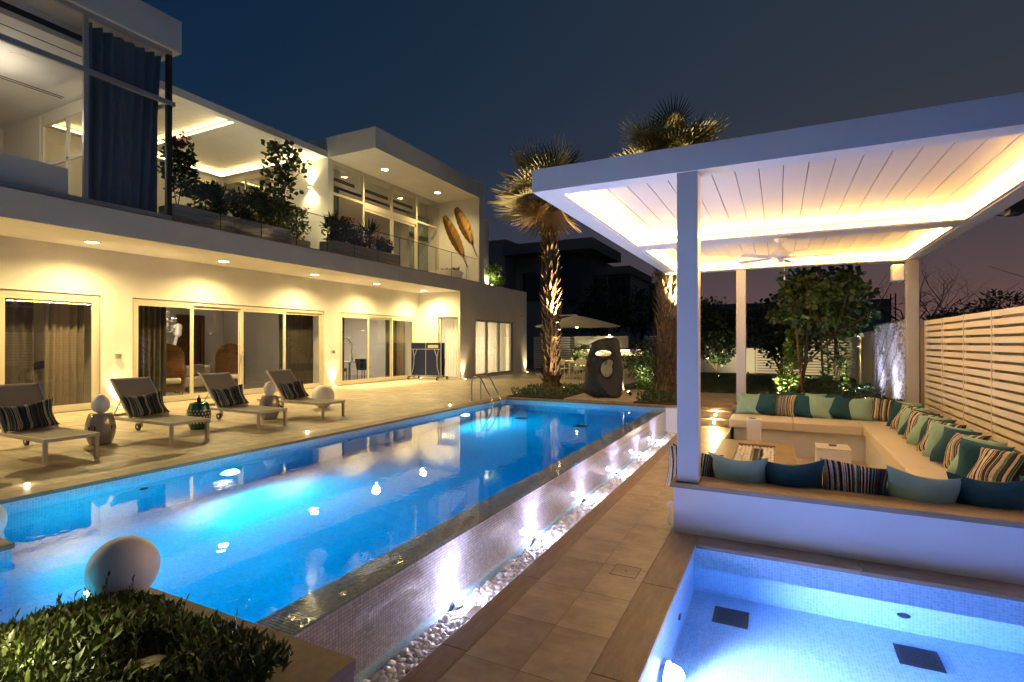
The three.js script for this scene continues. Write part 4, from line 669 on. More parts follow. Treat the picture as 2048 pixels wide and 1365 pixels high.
{ // rendered wall behind the fence so the gaps read solid
  const w = single('boundary_wall', [box(2.96, 3.16, -0.6, 1.96, 2, 30.2)], std('tan boundary render', [0.40, 0.34, 0.27], 0.9), 'plain rendered boundary wall standing behind the slat fence', 'wall');
  const t = thing('stone_wall', 'rough white split stone feature wall lit from below', 'stone wall', 2.7, 0, 17.8);
  mk('core', box(2.74, 2.95, -0.02, 2.12, 15.55, 20.25), M.slat, t);
  const g = [0, 1, 2, 3, 4].map((k) => { const q = new RoundedBoxGeometry(0.055, 0.05, 0.085, 1, 0.006), a = q.attributes.position; for (let i = 0; i < a.count; i++) a.setX(i, a.getX(i) + (hash(i, k, 3) - 0.5) * 0.02); q.computeVertexNormals(); return q; });
  const tones = [[0.72, 0.70, 0.70], [0.58, 0.54, 0.52], [0.66, 0.60, 0.54], [0.42, 0.36, 0.32], [0.76, 0.74, 0.72]].map((c, i) => std('split stone ' + i, c, 0.75));
  const list = []; for (let y = 0.05, r = 0; y < 2.1; y += 0.054, r++) for (let d = 15.6 + (r % 2) * 0.045; d < 20.22; d += 0.09) list.push([y, d]);
  list.sort((p, q) => p[1] - q[1]); list.slice(0, 300).forEach(([y, d]) => { const k = Math.floor(rnd() * 5); piece('stone', g[k], tones[Math.floor(rnd() * 5)], t, 2.725 + rr(-0.018, 0.012), y, d, rr(-0.12, 0.12)); });
  const rest = list.slice(300), o = origin(t), tmp = new THREE.Object3D(); [0, 1, 2, 3, 4].forEach((k) => { const a = rest.filter((_, i) => (i * 7 + Math.floor(i / 5) * 3) % 5 === k), im = new THREE.InstancedMesh(g[k], tones[k], a.length); a.forEach(([y, d], i) => { tmp.position.set(2.725 + rr(-0.018, 0.012) - o.x, y - o.y, -d - o.z); tmp.rotation.set(0, rr(-0.12, 0.12), 0); tmp.updateMatrix(); im.setMatrixAt(i, tmp.matrix); }); im.name = 'far_stones'; im.userData.kind = 'stuff'; t.add(im); });
  mk('end_strip', box(2.70, 2.95, 0, 2.12, 15.4, 15.549), std('tan edge stone', [0.42, 0.28, 0.15], 0.8, { map: woodMap }), t);
  for (const [y, d, w2] of [[1.25, 18.2, 'upper'], [0.62, 17.1, 'lower']]) { const s = mk('water_spout', [rbox(2.56, 2.72, y - 0.03, y + 0.03, d - 0.05, d + 0.05, 0.008, 1)], M.chrome, t); mk('water_jet', tube([[2.58, y - 0.03, d], [2.5, y - 0.12, d], [2.46, y - 0.4, d], [2.44, 0.05, d]], 0.014, 20, 6), std('falling water', [0.5, 0.55, 0.62], 0.3), s); }
  [16.4, 18.6].forEach((d, i) => { const l = thing('garden_uplight', `cool uplight at the foot of the stone wall, ${i ? 'farther' : 'nearer'} one`, 'uplight', 2.0, 0, d, 'uplights at the stone wall'); mk('housing', cyl(0.05, 0.055, 0.12, 2.0, 0, d, 16), M.black, l); mk('lamp_glass', cyl(0.042, 0.042, 0.006, 2.0, 0.12, d, 16), G.cool, l); spot([2.0, 0.15, d], [2.75, 0.9, d], [0.62, 0.66, 1], 7, 62, 0.9, 2); });
  const p = single('garden_pier', rbox(2.7, 2.95, 0, 1.86, 20.9, 24.6, 0.01, 1), M.stucco, 'white rendered pier carrying the narrow beam wall lamp', 'pier');
  const L = thing('wall_lamp', 'white up and down wall lamp on the garden pier', 'wall lamp', 2.62, 1.35, 23.4); mk('body', [rbox(2.5, 2.64, 1.42, 1.78, 23.3, 23.5, 0.01, 1)], M.powder, L); mk('arm', box(2.64, 2.7, 1.56, 1.64, 23.35, 23.45), M.powder, L); mk('lamp_glass', [box(2.62, 2.66, 1.78, 1.785, 23.36, 23.44), box(2.62, 2.66, 1.415, 1.42, 23.36, 23.44)], G.warm, L);
  spot([2.64, 1.40, 23.4], [2.69, 0, 23.4], WARM, 6, 17, 0.9, 0.5); spot([2.64, 1.80, 23.4], [2.69, 3, 23.4], WARM, 4, 22, 0.9, 0.5);
}

// ---------- terrace furniture ----------
[[-7.75, 3.25, 0.42, 0.34, 'wet patch on the terrace in front of the first lounger'], [-7.45, 4.0, 0.16, 0.62, 'wet streak along the pool coping by the first lounger'], [-7.7, 2.5, 0.4, 0.3, 'wet patch at the near left end of the pool coping']].forEach(([x, d, a, b, l], k) => {
  const sh = new THREE.Shape(); for (let i = 0; i <= 60; i++) { const t = i / 60 * 2 * PI, r = 1 + 0.55 * (fbm(2 + Math.cos(t) * 1.6, 2 + Math.sin(t) * 1.6, 64, 50 + k, 4) - 0.5) * 2; const q = [Math.cos(t) * a * r, Math.sin(t) * b * r]; i ? sh.lineTo(...q) : sh.moveTo(...q); }
  const g = new THREE.ShapeGeometry(sh); g.rotateX(-PI / 2); g.translate(x, 0.0045, -d); single('water_puddle', g, std('wet stone ' + k, [0.19, 0.145, 0.09], 0.28, { map: limeMap }), l, 'puddle', 'wet patches by the pool');
});
{
  const o = thing('sun_lounger', 'x', 'sun lounger', 0, 0, 0, 'sun loungers along the pool'), S = 0.33, W = 0.31;
  const B = (x0, x1, y0, y1, d0, d1) => rbox(x0, x1, y0, y1, d0, d1, 0.006, 1);
  mk('frame', [B(-1.98, 0, S - 0.05, S, -W, -W + 0.045), B(-1.98, 0, S - 0.05, S, W - 0.045, W), B(-0.045, -0.001, S - 0.049, S - 0.001, -W + 0.045, W - 0.045), B(-1.979, -1.935, S - 0.049, S - 0.001, -W + 0.045, W - 0.045), B(-1.12, -1.08, S - 0.06, S - 0.03, -W + 0.045, W - 0.045)], M.lounger, o);
  for (const s of [-1, 1]) mk('leg', B(-0.06, -0.012, 0, S - 0.05, s > 0 ? W - 0.05 : -W + 0.002, s > 0 ? W - 0.002 : -W + 0.05), M.lounger, o);
  for (const s of [-1, 1]) mk('leg', B(-1.9, -1.855, 0.06, S - 0.05, s > 0 ? W - 0.05 : -W + 0.002, s > 0 ? W - 0.002 : -W + 0.05), M.lounger, o);
  for (const s of [-1, 1]) { const g = new THREE.CylinderGeometry(0.065, 0.065, 0.03, 24); g.rotateX(PI / 2); g.translate(-1.878, 0.066, s * (W - 0.075)); const w = mk('wheel', g, M.black, o); const h = new THREE.CylinderGeometry(0.025, 0.025, 0.034, 14); h.rotateX(PI / 2); h.translate(-1.878, 0.066, s * (W - 0.075)); mk('hub', h, M.chrome, w); }
  // sling seat, slightly sagging
  const sag = (len, n, f) => { const p = [], ix = [], uv = []; for (let i = 0; i <= n; i++) for (let j = 0; j <= 6; j++) { const u = i / n, v = j / 6 * 2 - 1, q = f(u, v); p.push(...q); uv.push(u * len, v * 0.3); } for (let i = 0; i < n; i++) for (let j = 0; j < 6; j++) { const a = i * 7 + j; ix.push(a, a + 7, a + 1, a + 1, a + 7, a + 8); } const g = new THREE.BufferGeometry(); g.setAttribute('position', new THREE.Float32BufferAttribute(p, 3)); g.setAttribute('uv', new THREE.Float32BufferAttribute(uv, 2)); g.setIndex(ix); g.computeVertexNormals(); return g; };
  M.sling.side = THREE.DoubleSide;
  mk('seat_sling', sag(1.05, 16, (u, v) => [-0.05 - u * 1.05, S + 0.004 - 0.02 * (1 - v * v) * Math.sin(PI * Math.min(1, u + 0.1)), v * (W - 0.03)]), M.sling, o);
  const a = 47 * PI / 180, ax = Math.cos(a), ay = Math.sin(a);
  const bp = (s, y) => [-1.1 - s * ax - y * ay, S + s * ay - y * ax];
  const br = mk('backrest', [...[-1, 1].map((s) => stick([-1.1, S - 0.01, s * (W - 0.02)], [-1.1 - 0.84 * ax, S + 0.84 * ay, s * (W - 0.02)], 0.03, 0.045)), stick([-1.1 - 0.83 * ax, S + 0.83 * ay, -W + 0.02], [-1.1 - 0.83 * ax, S + 0.83 * ay, W - 0.02], 0.03, 0.03)], M.lounger, o);
  mk('back_sling', sag(0.84, 12, (u, v) => { const [x, y] = bp(u * 0.83, 0.02 * (1 - v * v)); return [x, y + 0.012, v * (W - 0.03)]; }), M.sling, br);
  mk('prop', [bar([-1.1 - 0.45 * ax, S + 0.45 * ay, W - 0.06], [-1.72, S - 0.03, W - 0.06], 0.009), bar([-1.1 - 0.45 * ax, S + 0.45 * ay, -W + 0.06], [-1.72, S - 0.03, -W + 0.06], 0.009)], M.chrome, o);
  const spots = [3.66, 5.21, 6.73, 8.22], lab = ['grey sling sun lounger at the left edge, nearest the camera', 'grey sling sun lounger between the grey and green ceramic stools', 'grey sling sun lounger just past the green ceramic stool', 'grey sling sun lounger beside the white globe, farthest along the pool'];
  const all = spots.map((d, i) => { if (!i) { o.position.set(-8.27, 0, -d); o.userData.label = lab[0]; return o; } return clone(o, lab[i], -8.24, 0, d); });
  const g = pillowGeo(0.60, 0.42, 0.17, 31);
  spots.forEach((d, i) => { const m = new THREE.Mesh(g, M.stripedDark ??= std('dark striped fabric', [0.55, 0.6, 0.62], 0.95, { map: stripe(43), bumpMap: clothBump, bumpScale: 0.004 })); m.name = numbered('cushion'); m.position.set(-8.25 - 1.02, S + 0.03, -d + 0.02); m.rotation.set(-0.66, PI / 2, 0, 'YXZ'); scene.add(m); tag(m, `dark striped cushion on the ${['first', 'second', 'third', 'last'][i]} sun lounger from the left`, 'cushion', 'cushions on the sun loungers'); });
}
function drum(x, d, mat, label, holes) {
  const t = thing('ceramic_stool', label, 'stool', x, 0, d), pr = [[0.001, 0.0], [0.13, 0], [0.145, 0.015], [0.15, 0.03], [0.17, 0.09], [0.19, 0.17], [0.195, 0.24], [0.188, 0.32], [0.165, 0.41], [0.15, 0.45], [0.145, 0.465], [0.13, 0.475], [0.001, 0.47]];
  mk('body', lathe(pr, x, 0, d, 40), mat, t);
  if (holes === 'fret') for (let k = 0; k < 4; k++) { const a = k * PI / 2 + 0.55, gs = []; for (const [u, v, w, h] of [[0, 0, 0.028, 0.03], [-0.04, 0, 0.02, 0.06], [0.04, 0, 0.02, 0.06], [0, 0.04, 0.028, 0.018], [0, -0.04, 0.028, 0.018]]) { const b = new RoundedBoxGeometry(w, h, 0.02, 1, 0.004); b.translate(u, 0.26 + v, 0.1845); b.rotateY(a); b.translate(x, 0, -d); gs.push(b); } mk('fret_opening', gs, M.dark, t); }
  else { const gs = []; for (let r = 0; r < 5; r++) for (let k = 0; k < 22; k++) { const y = 0.12 + r * 0.055, R = 0.172 + 0.024 * Math.sin((y - 0.05) / 0.4 * PI), b = new THREE.CylinderGeometry(0.013, 0.013, 0.016, 8); b.rotateX(PI / 2); b.translate(0, y, R - 0.004); b.rotateY((k + (r % 2) / 2) / 22 * 2 * PI); b.translate(x, 0, -d); gs.push(b); } mk('lattice_openings', gs, std('pale lattice light', [0.55, 0.52, 0.38], 0.6), t, 'stuff'); }
  return t;
}
drum(-9.3, 4.47, M.ceramic, 'grey glazed ceramic drum stool carrying the larger white egg', 'fret');
drum(-9.35, 6.05, M.green, 'green pierced ceramic drum stool between the loungers', 'lattice');
drum(-9.3, 7.5, M.ceramic, 'grey glazed ceramic drum stool behind the third lounger', 'fret');
const egg = (r) => lathe(Array.from({ length: 25 }, (_, i) => { const a = i / 24 * PI, y = -Math.cos(a); return [Math.max(0.0005, r * Math.sin(a) * (1 - 0.12 * y)), r * 1.22 * (y + 1)]; }), 0, 0, 0, 36);
for (const [x, d, w] of [[-9.3, 4.47, 'white egg lamp on the grey stool beside the first lounger'], [-9.3, 7.5, 'white egg lamp on the grey stool behind the third lounger']]) { const g = egg(0.118); g.translate(x, 0.47, -d); single('egg_lamp', g, M.globe, w, 'egg lamp', 'white egg lamps'); }
{ const t = thing('bottle', 'small dark bottle on the green ceramic stool', 'bottle', -9.35, 0.47, 6.05); mk('body', lathe([[0.001, 0], [0.032, 0], [0.034, 0.06], [0.022, 0.085], [0.012, 0.095], [0.012, 0.11], [0.001, 0.11]], -9.35, 0.474, 6.05, 20), M.black, t); mk('stopper', sph(0.014, -9.35, 0.592, 6.05, 12, 8), M.black, t); }
{ const g = sph(0.27, -9.75, 0.27, 9.35, 40, 28); single('globe_lamp', g, M.globe, 'large white globe lamp on the terrace behind the last lounger', 'globe lamp', 'white globe lamps'); }
single('globe_lamp', sph(0.185, -3.49, 0.205, 1.80, 48, 32), M.globe, 'white globe lamp on the planter corner above the hedge', 'globe lamp', 'white globe lamps');
single('globe_lamp', sph(0.175, -5.45, 0.178, 1.79, 48, 32), M.globe, 'white globe lamp cut by the left edge of the picture', 'globe lamp', 'white globe lamps');
{ // table tennis table, folded
  const t = thing('tennis_table', 'folded blue table tennis table on wheels against the wing wall', 'table tennis table', -13.25, 0, 18.5), x0 = -14.02, x1 = -12.48;
  for (const [d, n] of [[18.36, 0], [18.62, 1]]) { const b = mk('table_half', rbox(x0, x1, 0.18, 1.56, d - 0.012, d + 0.012, 0.004, 1), M.tt, t); mk('edge_frame', [box(x0, x1, 1.54, 1.562, d - 0.02, d + 0.02), box(x0 - 0.002, x0 + 0.02, 0.18, 1.54, d - 0.02, d + 0.02), box(x1 - 0.02, x1 + 0.002, 0.18, 1.54, d - 0.02, d + 0.02), box(x0, x1, 0.16, 0.18, d - 0.02, d + 0.02)], M.powder, b); mk('centre_line', box(-13.26, -13.24, 0.2, 1.54, d - (n ? -0.0125 : 0.015), d + (n ? 0.015 : -0.0125)), M.powder, b); if (!n) { mk('cross_bar', box(x0 + 0.02, x1 - 0.02, 1.27, 1.29, d - 0.034, d - 0.0205), M.powder, b); mk('label_plate', box(-13.14, -12.62, 1.33, 1.46, d - 0.018, d - 0.0125), M.frame, b); mk('badge', cyl(0.03, 0.03, 0.01, -13.25, 1.2, d - 0.03, 14), M.red, b); } }
  const leg = (x, s) => [bar([x, 1.27, 18.33], [x + s * 0.06, 0.95, 18.32], 0.012), bar([x + s * 0.2, 1.27, 18.33], [x + s * 0.09, 1.0, 18.32], 0.012), bar([x + s * 0.07, 0.98, 18.32], [x + s * 0.05, 0.55, 18.31], 0.013), bar([x + s * 0.05, 0.55, 18.31], [x - s * 0.06, 0.2, 18.3], 0.012)];
  mk('folding_leg', leg(-13.9, 1), M.powder, t); mk('folding_leg', leg(-12.6, -1), M.powder, t);
  mk('carriage', [stick([x0 + 0.05, 0.13, 18.1], [x0 + 0.05, 0.13, 18.9], 0.03, 0.03), stick([x1 - 0.05, 0.13, 18.1], [x1 - 0.05, 0.13, 18.9], 0.03, 0.03), stick([x0 + 0.05, 0.14, 18.5], [x1 - 0.05, 0.14, 18.5], 0.03, 0.03), bar([x1 + 0.03, 0.13, 18.5], [x1 + 0.05, 0.65, 18.5], 0.02), bar([x1 + 0.05, 0.65, 18.5], [x1 + 0.02, 1.5, 18.5], 0.018)], M.black, t);
  for (const x of [x0 + 0.05, x1 - 0.05]) for (const d of [18.13, 18.87]) { const g = new THREE.CylinderGeometry(0.065, 0.065, 0.035, 24); g.rotateZ(PI / 2); g.translate(x, 0.066, -d); const w = mk('wheel', g, M.black, t); const h = new THREE.CylinderGeometry(0.028, 0.028, 0.04, 14); h.rotateZ(PI / 2); h.translate(x, 0.066, -d); mk('hub', h, M.powder, w); }
}
{ // pool ladder
  const t = thing('pool_ladder', 'polished steel pool ladder with two curved rails and rungs', 'pool ladder', -7.1, 0, 12.45);
  for (const d of [12.2, 12.68]) mk('rail', tube([[-7.32, 0, d], [-7.32, 0.45, d], [-7.29, 0.58, d], [-7.2, 0.655, d], [-7.1, 0.64, d], [-7.0, 0.54, d], [-6.86, 0.3, d], [-6.72, 0.06, d], [-6.7, -0.15, d], [-6.7, -1.2, d]], 0.02, 80, 12), M.steel, t);
  for (const y of [-0.09, -0.38, -0.67, -0.96]) mk('rung', rbox(-6.76, -6.66, y - 0.012, y + 0.012, 12.21, 12.67, 0.006, 1), M.steel, t);
  for (const d of [12.2, 12.68]) mk('anchor_plate', cyl(0.05, 0.045, 0.012, -7.32, 0.003, d, 20), M.steel, t);
}
// ---------- rooms behind the doors ----------
function armchair(x, d, ry, label) { // high curved back of walnut
  const t = thing('armchair', label, 'armchair', x, 0.012, d, 'walnut armchairs indoors');
  const sh = new THREE.Shape(); sh.moveTo(-0.42, 0.1); sh.lineTo(-0.42, 1.0); sh.quadraticCurveTo(-0.4, 1.42, 0, 1.45); sh.quadraticCurveTo(0.4, 1.42, 0.42, 1.0); sh.lineTo(0.42, 0.1); sh.closePath();
  const g = new THREE.ExtrudeGeometry(sh, { depth: 0.05, bevelEnabled: true, bevelSize: 0.01, bevelThickness: 0.01, bevelSegments: 2 }), a = g.attributes.position; for (let i = 0; i < a.count; i++) a.setZ(i, a.getZ(i) + 0.9 * a.getX(i) ** 2); g.computeVertexNormals(); g.translate(0, 0.06, -0.4);
  const add = (n, q, m) => { const e = new THREE.Mesh(q, m); e.name = n; t.add(e); };
  add('backrest', g, M.wood); const s = new RoundedBoxGeometry(0.7, 0.16, 0.66, 3, 0.06); s.translate(0, 0.45, 0); add('seat', s, M.cushion);
  for (const k of [-1, 1]) { const r = new RoundedBoxGeometry(0.08, 0.34, 0.6, 2, 0.03); r.translate(k * 0.38, 0.48, 0); add('armrest', r, M.wood); for (const z of [-0.28, 0.28]) { const l = new THREE.CylinderGeometry(0.02, 0.016, 0.3, 8); l.translate(k * 0.33, 0.15, z); add('leg', l, M.wood); } }
  t.rotation.y = ry; return t;
}
armchair(-15.7, 9.25, -2.2, 'walnut armchair with its curved back just inside the wide door, nearer one');
armchair(-16.0, 11.35, -2.0, 'walnut armchair with its curved back beside the white inner wall');
single('wall_panel', [0, 1, 2, 3, 4].map((k) => box(-19.9, -19.8, 0.02, 2.6, 12.0 + k * 0.22, 12.16 + k * 0.22)), M.wood, 'tall walnut slats on the inner wall behind the armchairs', 'wall panel');
{ const t = thing('sofa', 'low light sofa with grey cushions at the dark inner wall', 'sofa', -16.9, 0.012, 10.9); mk('seat', rbox(-17.4, -16.5, 0.15, 0.45, 9.9, 11.9, 0.05, 3), M.cushion, t); mk('backrest', rbox(-17.45, -17.2, 0.15, 0.8, 9.9, 11.9, 0.06, 3), M.cushion, t); for (const d of [10.2, 10.8, 11.5]) mk('back_cushion', rbox(-17.22, -17.05, 0.46, 0.85, d, d + 0.45, 0.07, 3), M.curtainTaupe, t); for (const d of [10, 11.8]) mk('leg', [cyl(0.03, 0.025, 0.14, -16.6, 0.012, d), cyl(0.03, 0.025, 0.14, -17.3, 0.012, d)], M.black, t); }
{ // chandelier of curled silver leaves
  const t = thing('chandelier', 'silver chandelier of curled metal leaves behind the wide glass door', 'chandelier', -16.0, 1.9, 9.0); mk('stem', cyl(0.01, 0.01, 0.5, -16, 2.45, 9.0, 8), M.chrome, t);
  const g = new THREE.TorusGeometry(0.10, 0.022, 6, 14, 3.9); for (let i = 0; i < 64; i++) { const a = rr(0, 2 * PI), r = rr(0.05, 0.55), m = piece('metal_leaf', g, M.steel, t, -16 + Math.cos(a) * r, 2.25 + rr(-0.3, 0.22), 9.0 + Math.sin(a) * r * 1.2, rr(0, 6), rr(0, 6), rr(0, 6)); m.scale.setScalar(rr(0.6, 1.2)); }
  for (let i = 0; i < 5; i++) { const a = i / 5 * 2 * PI, q = [-16 + 0.25 * Math.cos(a), 2.22, 9 + 0.25 * Math.sin(a)]; mk('lamp_bulb', sph(0.03, ...q, 12, 8), G.white, t); point(q, [1, 0.86, 0.62], 0.9, 1.5); }
}
function statue(pts, rs, label, base) { // pale plaster sculpture
  const t = thing('sculpture', label, 'sculpture', base[0], base[1], base[2]); const gs = []; pts.forEach((c, i) => { const g = tube(c, rs[i], 24, 10); gs.push(g, sph(rs[i], ...c[0], 12, 8), sph(rs[i] * 1.02, ...c[c.length - 1], 12, 8)); }); mk('figure', gs, M.globe, t); return t;
}
statue([[[-15.6, 0.9, 5.4], [-15.6, 1.3, 5.42], [-15.55, 1.55, 5.45], [-15.5, 1.75, 5.3]], [[-15.6, 1.35, 5.4], [-15.5, 1.75, 5.55], [-15.45, 2.0, 5.62], [-15.45, 2.12, 5.66]], [[-15.6, 0.1, 5.35], [-15.6, 0.55, 5.38], [-15.6, 0.95, 5.4]]], [0.11, 0.05, 0.09], 'pale plaster figure with one arm raised in the left ground room', [-15.6, 0.012, 5.4]);
statue([[[-17.3, 1.0, 10.3], [-17.25, 1.45, 10.35], [-17.2, 1.75, 10.4]], [[-17.2, 1.85, 10.42], [-17.2, 2.05, 10.44]]], [0.05, 0.12], 'pale plaster arm holding up a head on the charcoal inner wall', [-17.4, 1, 10.3]);
{ const t = thing('ironing_stand', 'thin metal stand holding blue cloth in the left ground room', 'stand', -15.2, 0.012, 6.1); mk('frame', [bar([-15.2, 0.012, 5.95], [-15.2, 0.95, 5.95], 0.01), bar([-15.2, 0.012, 6.45], [-15.2, 0.95, 6.45], 0.01), bar([-15.2, 0.94, 5.9], [-15.2, 0.94, 6.5], 0.01), bar([-15.5, 0.012, 5.95], [-15.5, 0.95, 5.95], 0.01), bar([-15.5, 0.012, 6.45], [-15.5, 0.95, 6.45], 0.01)], M.black, t); mk('cloth', [pillowGeo(0.5, 0.3, 0.14, 77)].map((g) => { g.rotateX(-PI / 2); g.rotateY(PI / 2); g.translate(-15.3, 1.0, -6.2); return g; }), std('blue cloth', [0.02, 0.05, 0.35], 0.8), t); }
function tubChair(x, d, ry, label) {
  const t = thing('dining_chair', label, 'chair', x, 0.012, d, 'navy dining chairs indoors'), add = (n, q, m) => { const e = new THREE.Mesh(q, m); e.name = n; t.add(e); };
  const g = new THREE.CylinderGeometry(0.33, 0.27, 0.42, 28, 1, true, PI * 0.62, PI * 1.26), h = new THREE.CylinderGeometry(0.29, 0.24, 0.42, 28, 1, true, PI * 0.62, PI * 1.26); g.translate(0, 0.66, 0); h.translate(0, 0.66, 0); add('backrest', merge([g, h]), M.navy); M.navy.side = THREE.DoubleSide;
  const rim = new THREE.TorusGeometry(0.31, 0.024, 8, 28, PI * 1.26); rim.rotateX(PI / 2); rim.rotateY(-PI * 0.12 - PI); rim.translate(0, 0.87, 0); 
  const s = new THREE.CylinderGeometry(0.27, 0.25, 0.12, 28); s.translate(0, 0.48, 0); add('seat', s, M.navy);
  for (const [a, b] of [[-1, -1], [-1, 1], [1, -1], [1, 1]]) { const l = new THREE.CylinderGeometry(0.016, 0.012, 0.44, 8); l.translate(a * 0.17, 0.22, b * 0.17); add('leg', l, M.black); }
  t.rotation.y = ry; return t;
}
tubChair(-15.3, 15.55, PI / 2, 'navy tub dining chair in the nearer panel of the dining room door'); tubChair(-15.35, 16.9, PI / 2 + 0.15, 'navy tub dining chair in the middle panel of the dining room door');
{ const t = thing('dining_table', 'white dining table inside behind the navy chairs', 'table', -16.2, 0.012, 16.3); mk('top', rbox(-16.7, -15.75, 0.72, 0.76, 15.2, 17.4, 0.01, 2), M.powder, t); for (const d of [15.6, 17]) mk('leg', cyl(0.05, 0.05, 0.708, -16.2, 0.012, d), M.powder, t); }
{ const t = thing('orchid', 'white orchid in a slim vase on the indoor dining table', 'plant', -16.1, 0.76, 17.0); mk('vase', lathe([[0.001, 0], [0.06, 0], [0.08, 0.15], [0.04, 0.32], [0.035, 0.34], [0.001, 0.34]], -16.1, 0.76, 17, 20), M.globe, t); for (let k = 0; k < 3; k++) mk('stem', tube([[-16.1, 1.05, 17], [-16.1 + 0.05 * k, 1.5, 16.95], [-16.1, 1.75, 16.8 - 0.12 * k], [-16.05, 1.6, 16.6 - 0.1 * k]], 0.006, 16, 5), M.leaf, t); const g = new THREE.SphereGeometry(0.045, 8, 6); g.scale(1, 0.35, 1); for (let k = 0; k < 26; k++) piece('blossom', g, M.globe, t, -16.1 + rr(-0.1, 0.1), 1.5 + rr(0, 0.28), 16.75 + rr(-0.22, 0.2), rr(0, 6), rr(0, 6)); }
{ const t = thing('pendant_lamp', 'small crystal pendant hanging before the indoor white wall', 'pendant lamp', -18.5, 1.0, 12.9); mk('cord', cyl(0.004, 0.004, 1.5, -18.5, 1.45, 12.9, 6), M.black, t); const g = new THREE.SphereGeometry(0.035, 8, 6); g.scale(0.7, 1.6, 0.7); for (let k = 0; k < 22; k++) { const a = k * 2.4, r = 0.03 + 0.09 * Math.sqrt((k % 11) / 11); piece('crystal', g, M.steel, t, -18.5 + r * Math.cos(a), 1.42 - k * 0.018, 12.9 + r * Math.sin(a)); } }
{ // chandelier in the upper left room, only its edge in view
  const t = thing('chandelier', 'bright crystal ring chandelier at the edge of the upper left room', 'chandelier', -15.2, 6.6, 4.75); mk('ring', [new THREE.TorusGeometry(0.42, 0.012, 6, 40)].map((g) => { g.rotateX(PI / 2); g.translate(-15.2, 6.98, -4.75); return g; }), M.chrome, t);
  mk('lamp_drum', lathe([[0.3, 0], [0.4, 0.02], [0.42, 0.12], [0.42, 0.2], [0.41, 0.2], [0.4, 0.12], [0.3, 0.02]], -15.2, 6.75, 4.75, 40), G.white, t); for (let k = 0; k < 16; k++) { const a = k / 16 * 2 * PI; mk('wire', bar([-15.2 + 0.42 * Math.cos(a), 6.98, 4.75 + 0.42 * Math.sin(a)], [-15.2, 7.3, 4.75], 0.004, 0.004, 5), M.chrome, t); } mk('stem', cyl(0.01, 0.01, 0.42, -15.2, 7.3, 4.75, 8), M.chrome, t); point([-15.2, 6.6, 4.75], [1, 0.82, 0.52], 1.5, 6);
}
{ // two bronze leaves on the balcony end wall
  const leaf = (a, b, w, tail, label) => {
    const t = thing('bronze_leaf', label, 'wall art', (a[0] + b[0]) / 2, b[1], 20.72, 'bronze leaves on the balcony wall'), n = 22, p = [], ix = [], uv = [], L = Math.hypot(b[0] - a[0], b[1] - a[1]), ux = (b[0] - a[0]) / L, uy = (b[1] - a[1]) / L;
    for (const side of [0, 1]) for (let i = 0; i <= n; i++) for (let j = 0; j <= 8; j++) { const s = i / n, v = j / 8 * 2 - 1, ww = w * Math.pow(Math.sin(PI * Math.min(1, 0.06 + s * 0.97)), 0.55) * (1 + 0.06 * Math.sin(i * 2.1 + Math.sign(v) * 1.3)), x = a[0] + ux * s * L - uy * v * ww, y = a[1] + uy * s * L + ux * v * ww, z = 0.03 + 0.05 * (1 - Math.abs(v)) + 0.012 * Math.sin(i * 1.9 + Math.abs(v) * 3) - side * 0.012; p.push(x, y, -20.75 + z); uv.push(s * L, v * 0.3); }
    for (const side of [0, 1]) for (let i = 0; i < n; i++) for (let j = 0; j < 8; j++) { const q = side * (n + 1) * 9 + i * 9 + j; side ? ix.push(q, q + 1, q + 9, q + 1, q + 10, q + 9) : ix.push(q, q + 9, q + 1, q + 1, q + 9, q + 10); }
    const g = new THREE.BufferGeometry(); g.setAttribute('position', new THREE.Float32BufferAttribute(p, 3)); g.setAttribute('uv', new THREE.Float32BufferAttribute(uv, 2)); g.setIndex(ix); g.computeVertexNormals(); mk('blade', g, M.bronze, t); mk('midrib', bar([a[0], a[1], 20.66], [tail[0], tail[1], 20.69], 0.012, 0.02), M.bronze, t);
  };
  leaf([-13.92, 7.42], [-12.82, 5.42], 0.27, [-12.62, 4.98], 'bronze banana leaf on the balcony wall, lower of the two'); leaf([-13.28, 7.74], [-12.36, 5.95], 0.27, [-12.14, 5.45], 'bronze banana leaf on the balcony wall, higher of the two');
}
{ const t = thing('balcony_sofa', 'white curved balcony sofa with grey and striped cushions', 'sofa', -13.35, 4.29, 20.0); mk('shell', [lathe([[0.5, 0], [0.62, 0.02], [0.74, 0.3], [0.78, 0.42], [0.74, 0.43], [0.68, 0.3], [0.6, 0.24], [0.001, 0.24], [0.001, 0.0]], -13.35, 4.29, 20.0, 36)], M.globe, t); mk('seat_pad', cyl(0.58, 0.6, 0.1, -13.35, 4.53, 20, 36), M.cushion, t); for (const [x, m] of [[-13.7, M.curtainTaupe], [-13.4, M.striped[0]], [-13.05, M.wallDark]]) { const g = pillowGeo(0.4, 0.38, 0.14, 5); g.rotateX(-0.3); g.translate(x, 4.62, -20.3); mk('back_pillow', g, m, t); } }

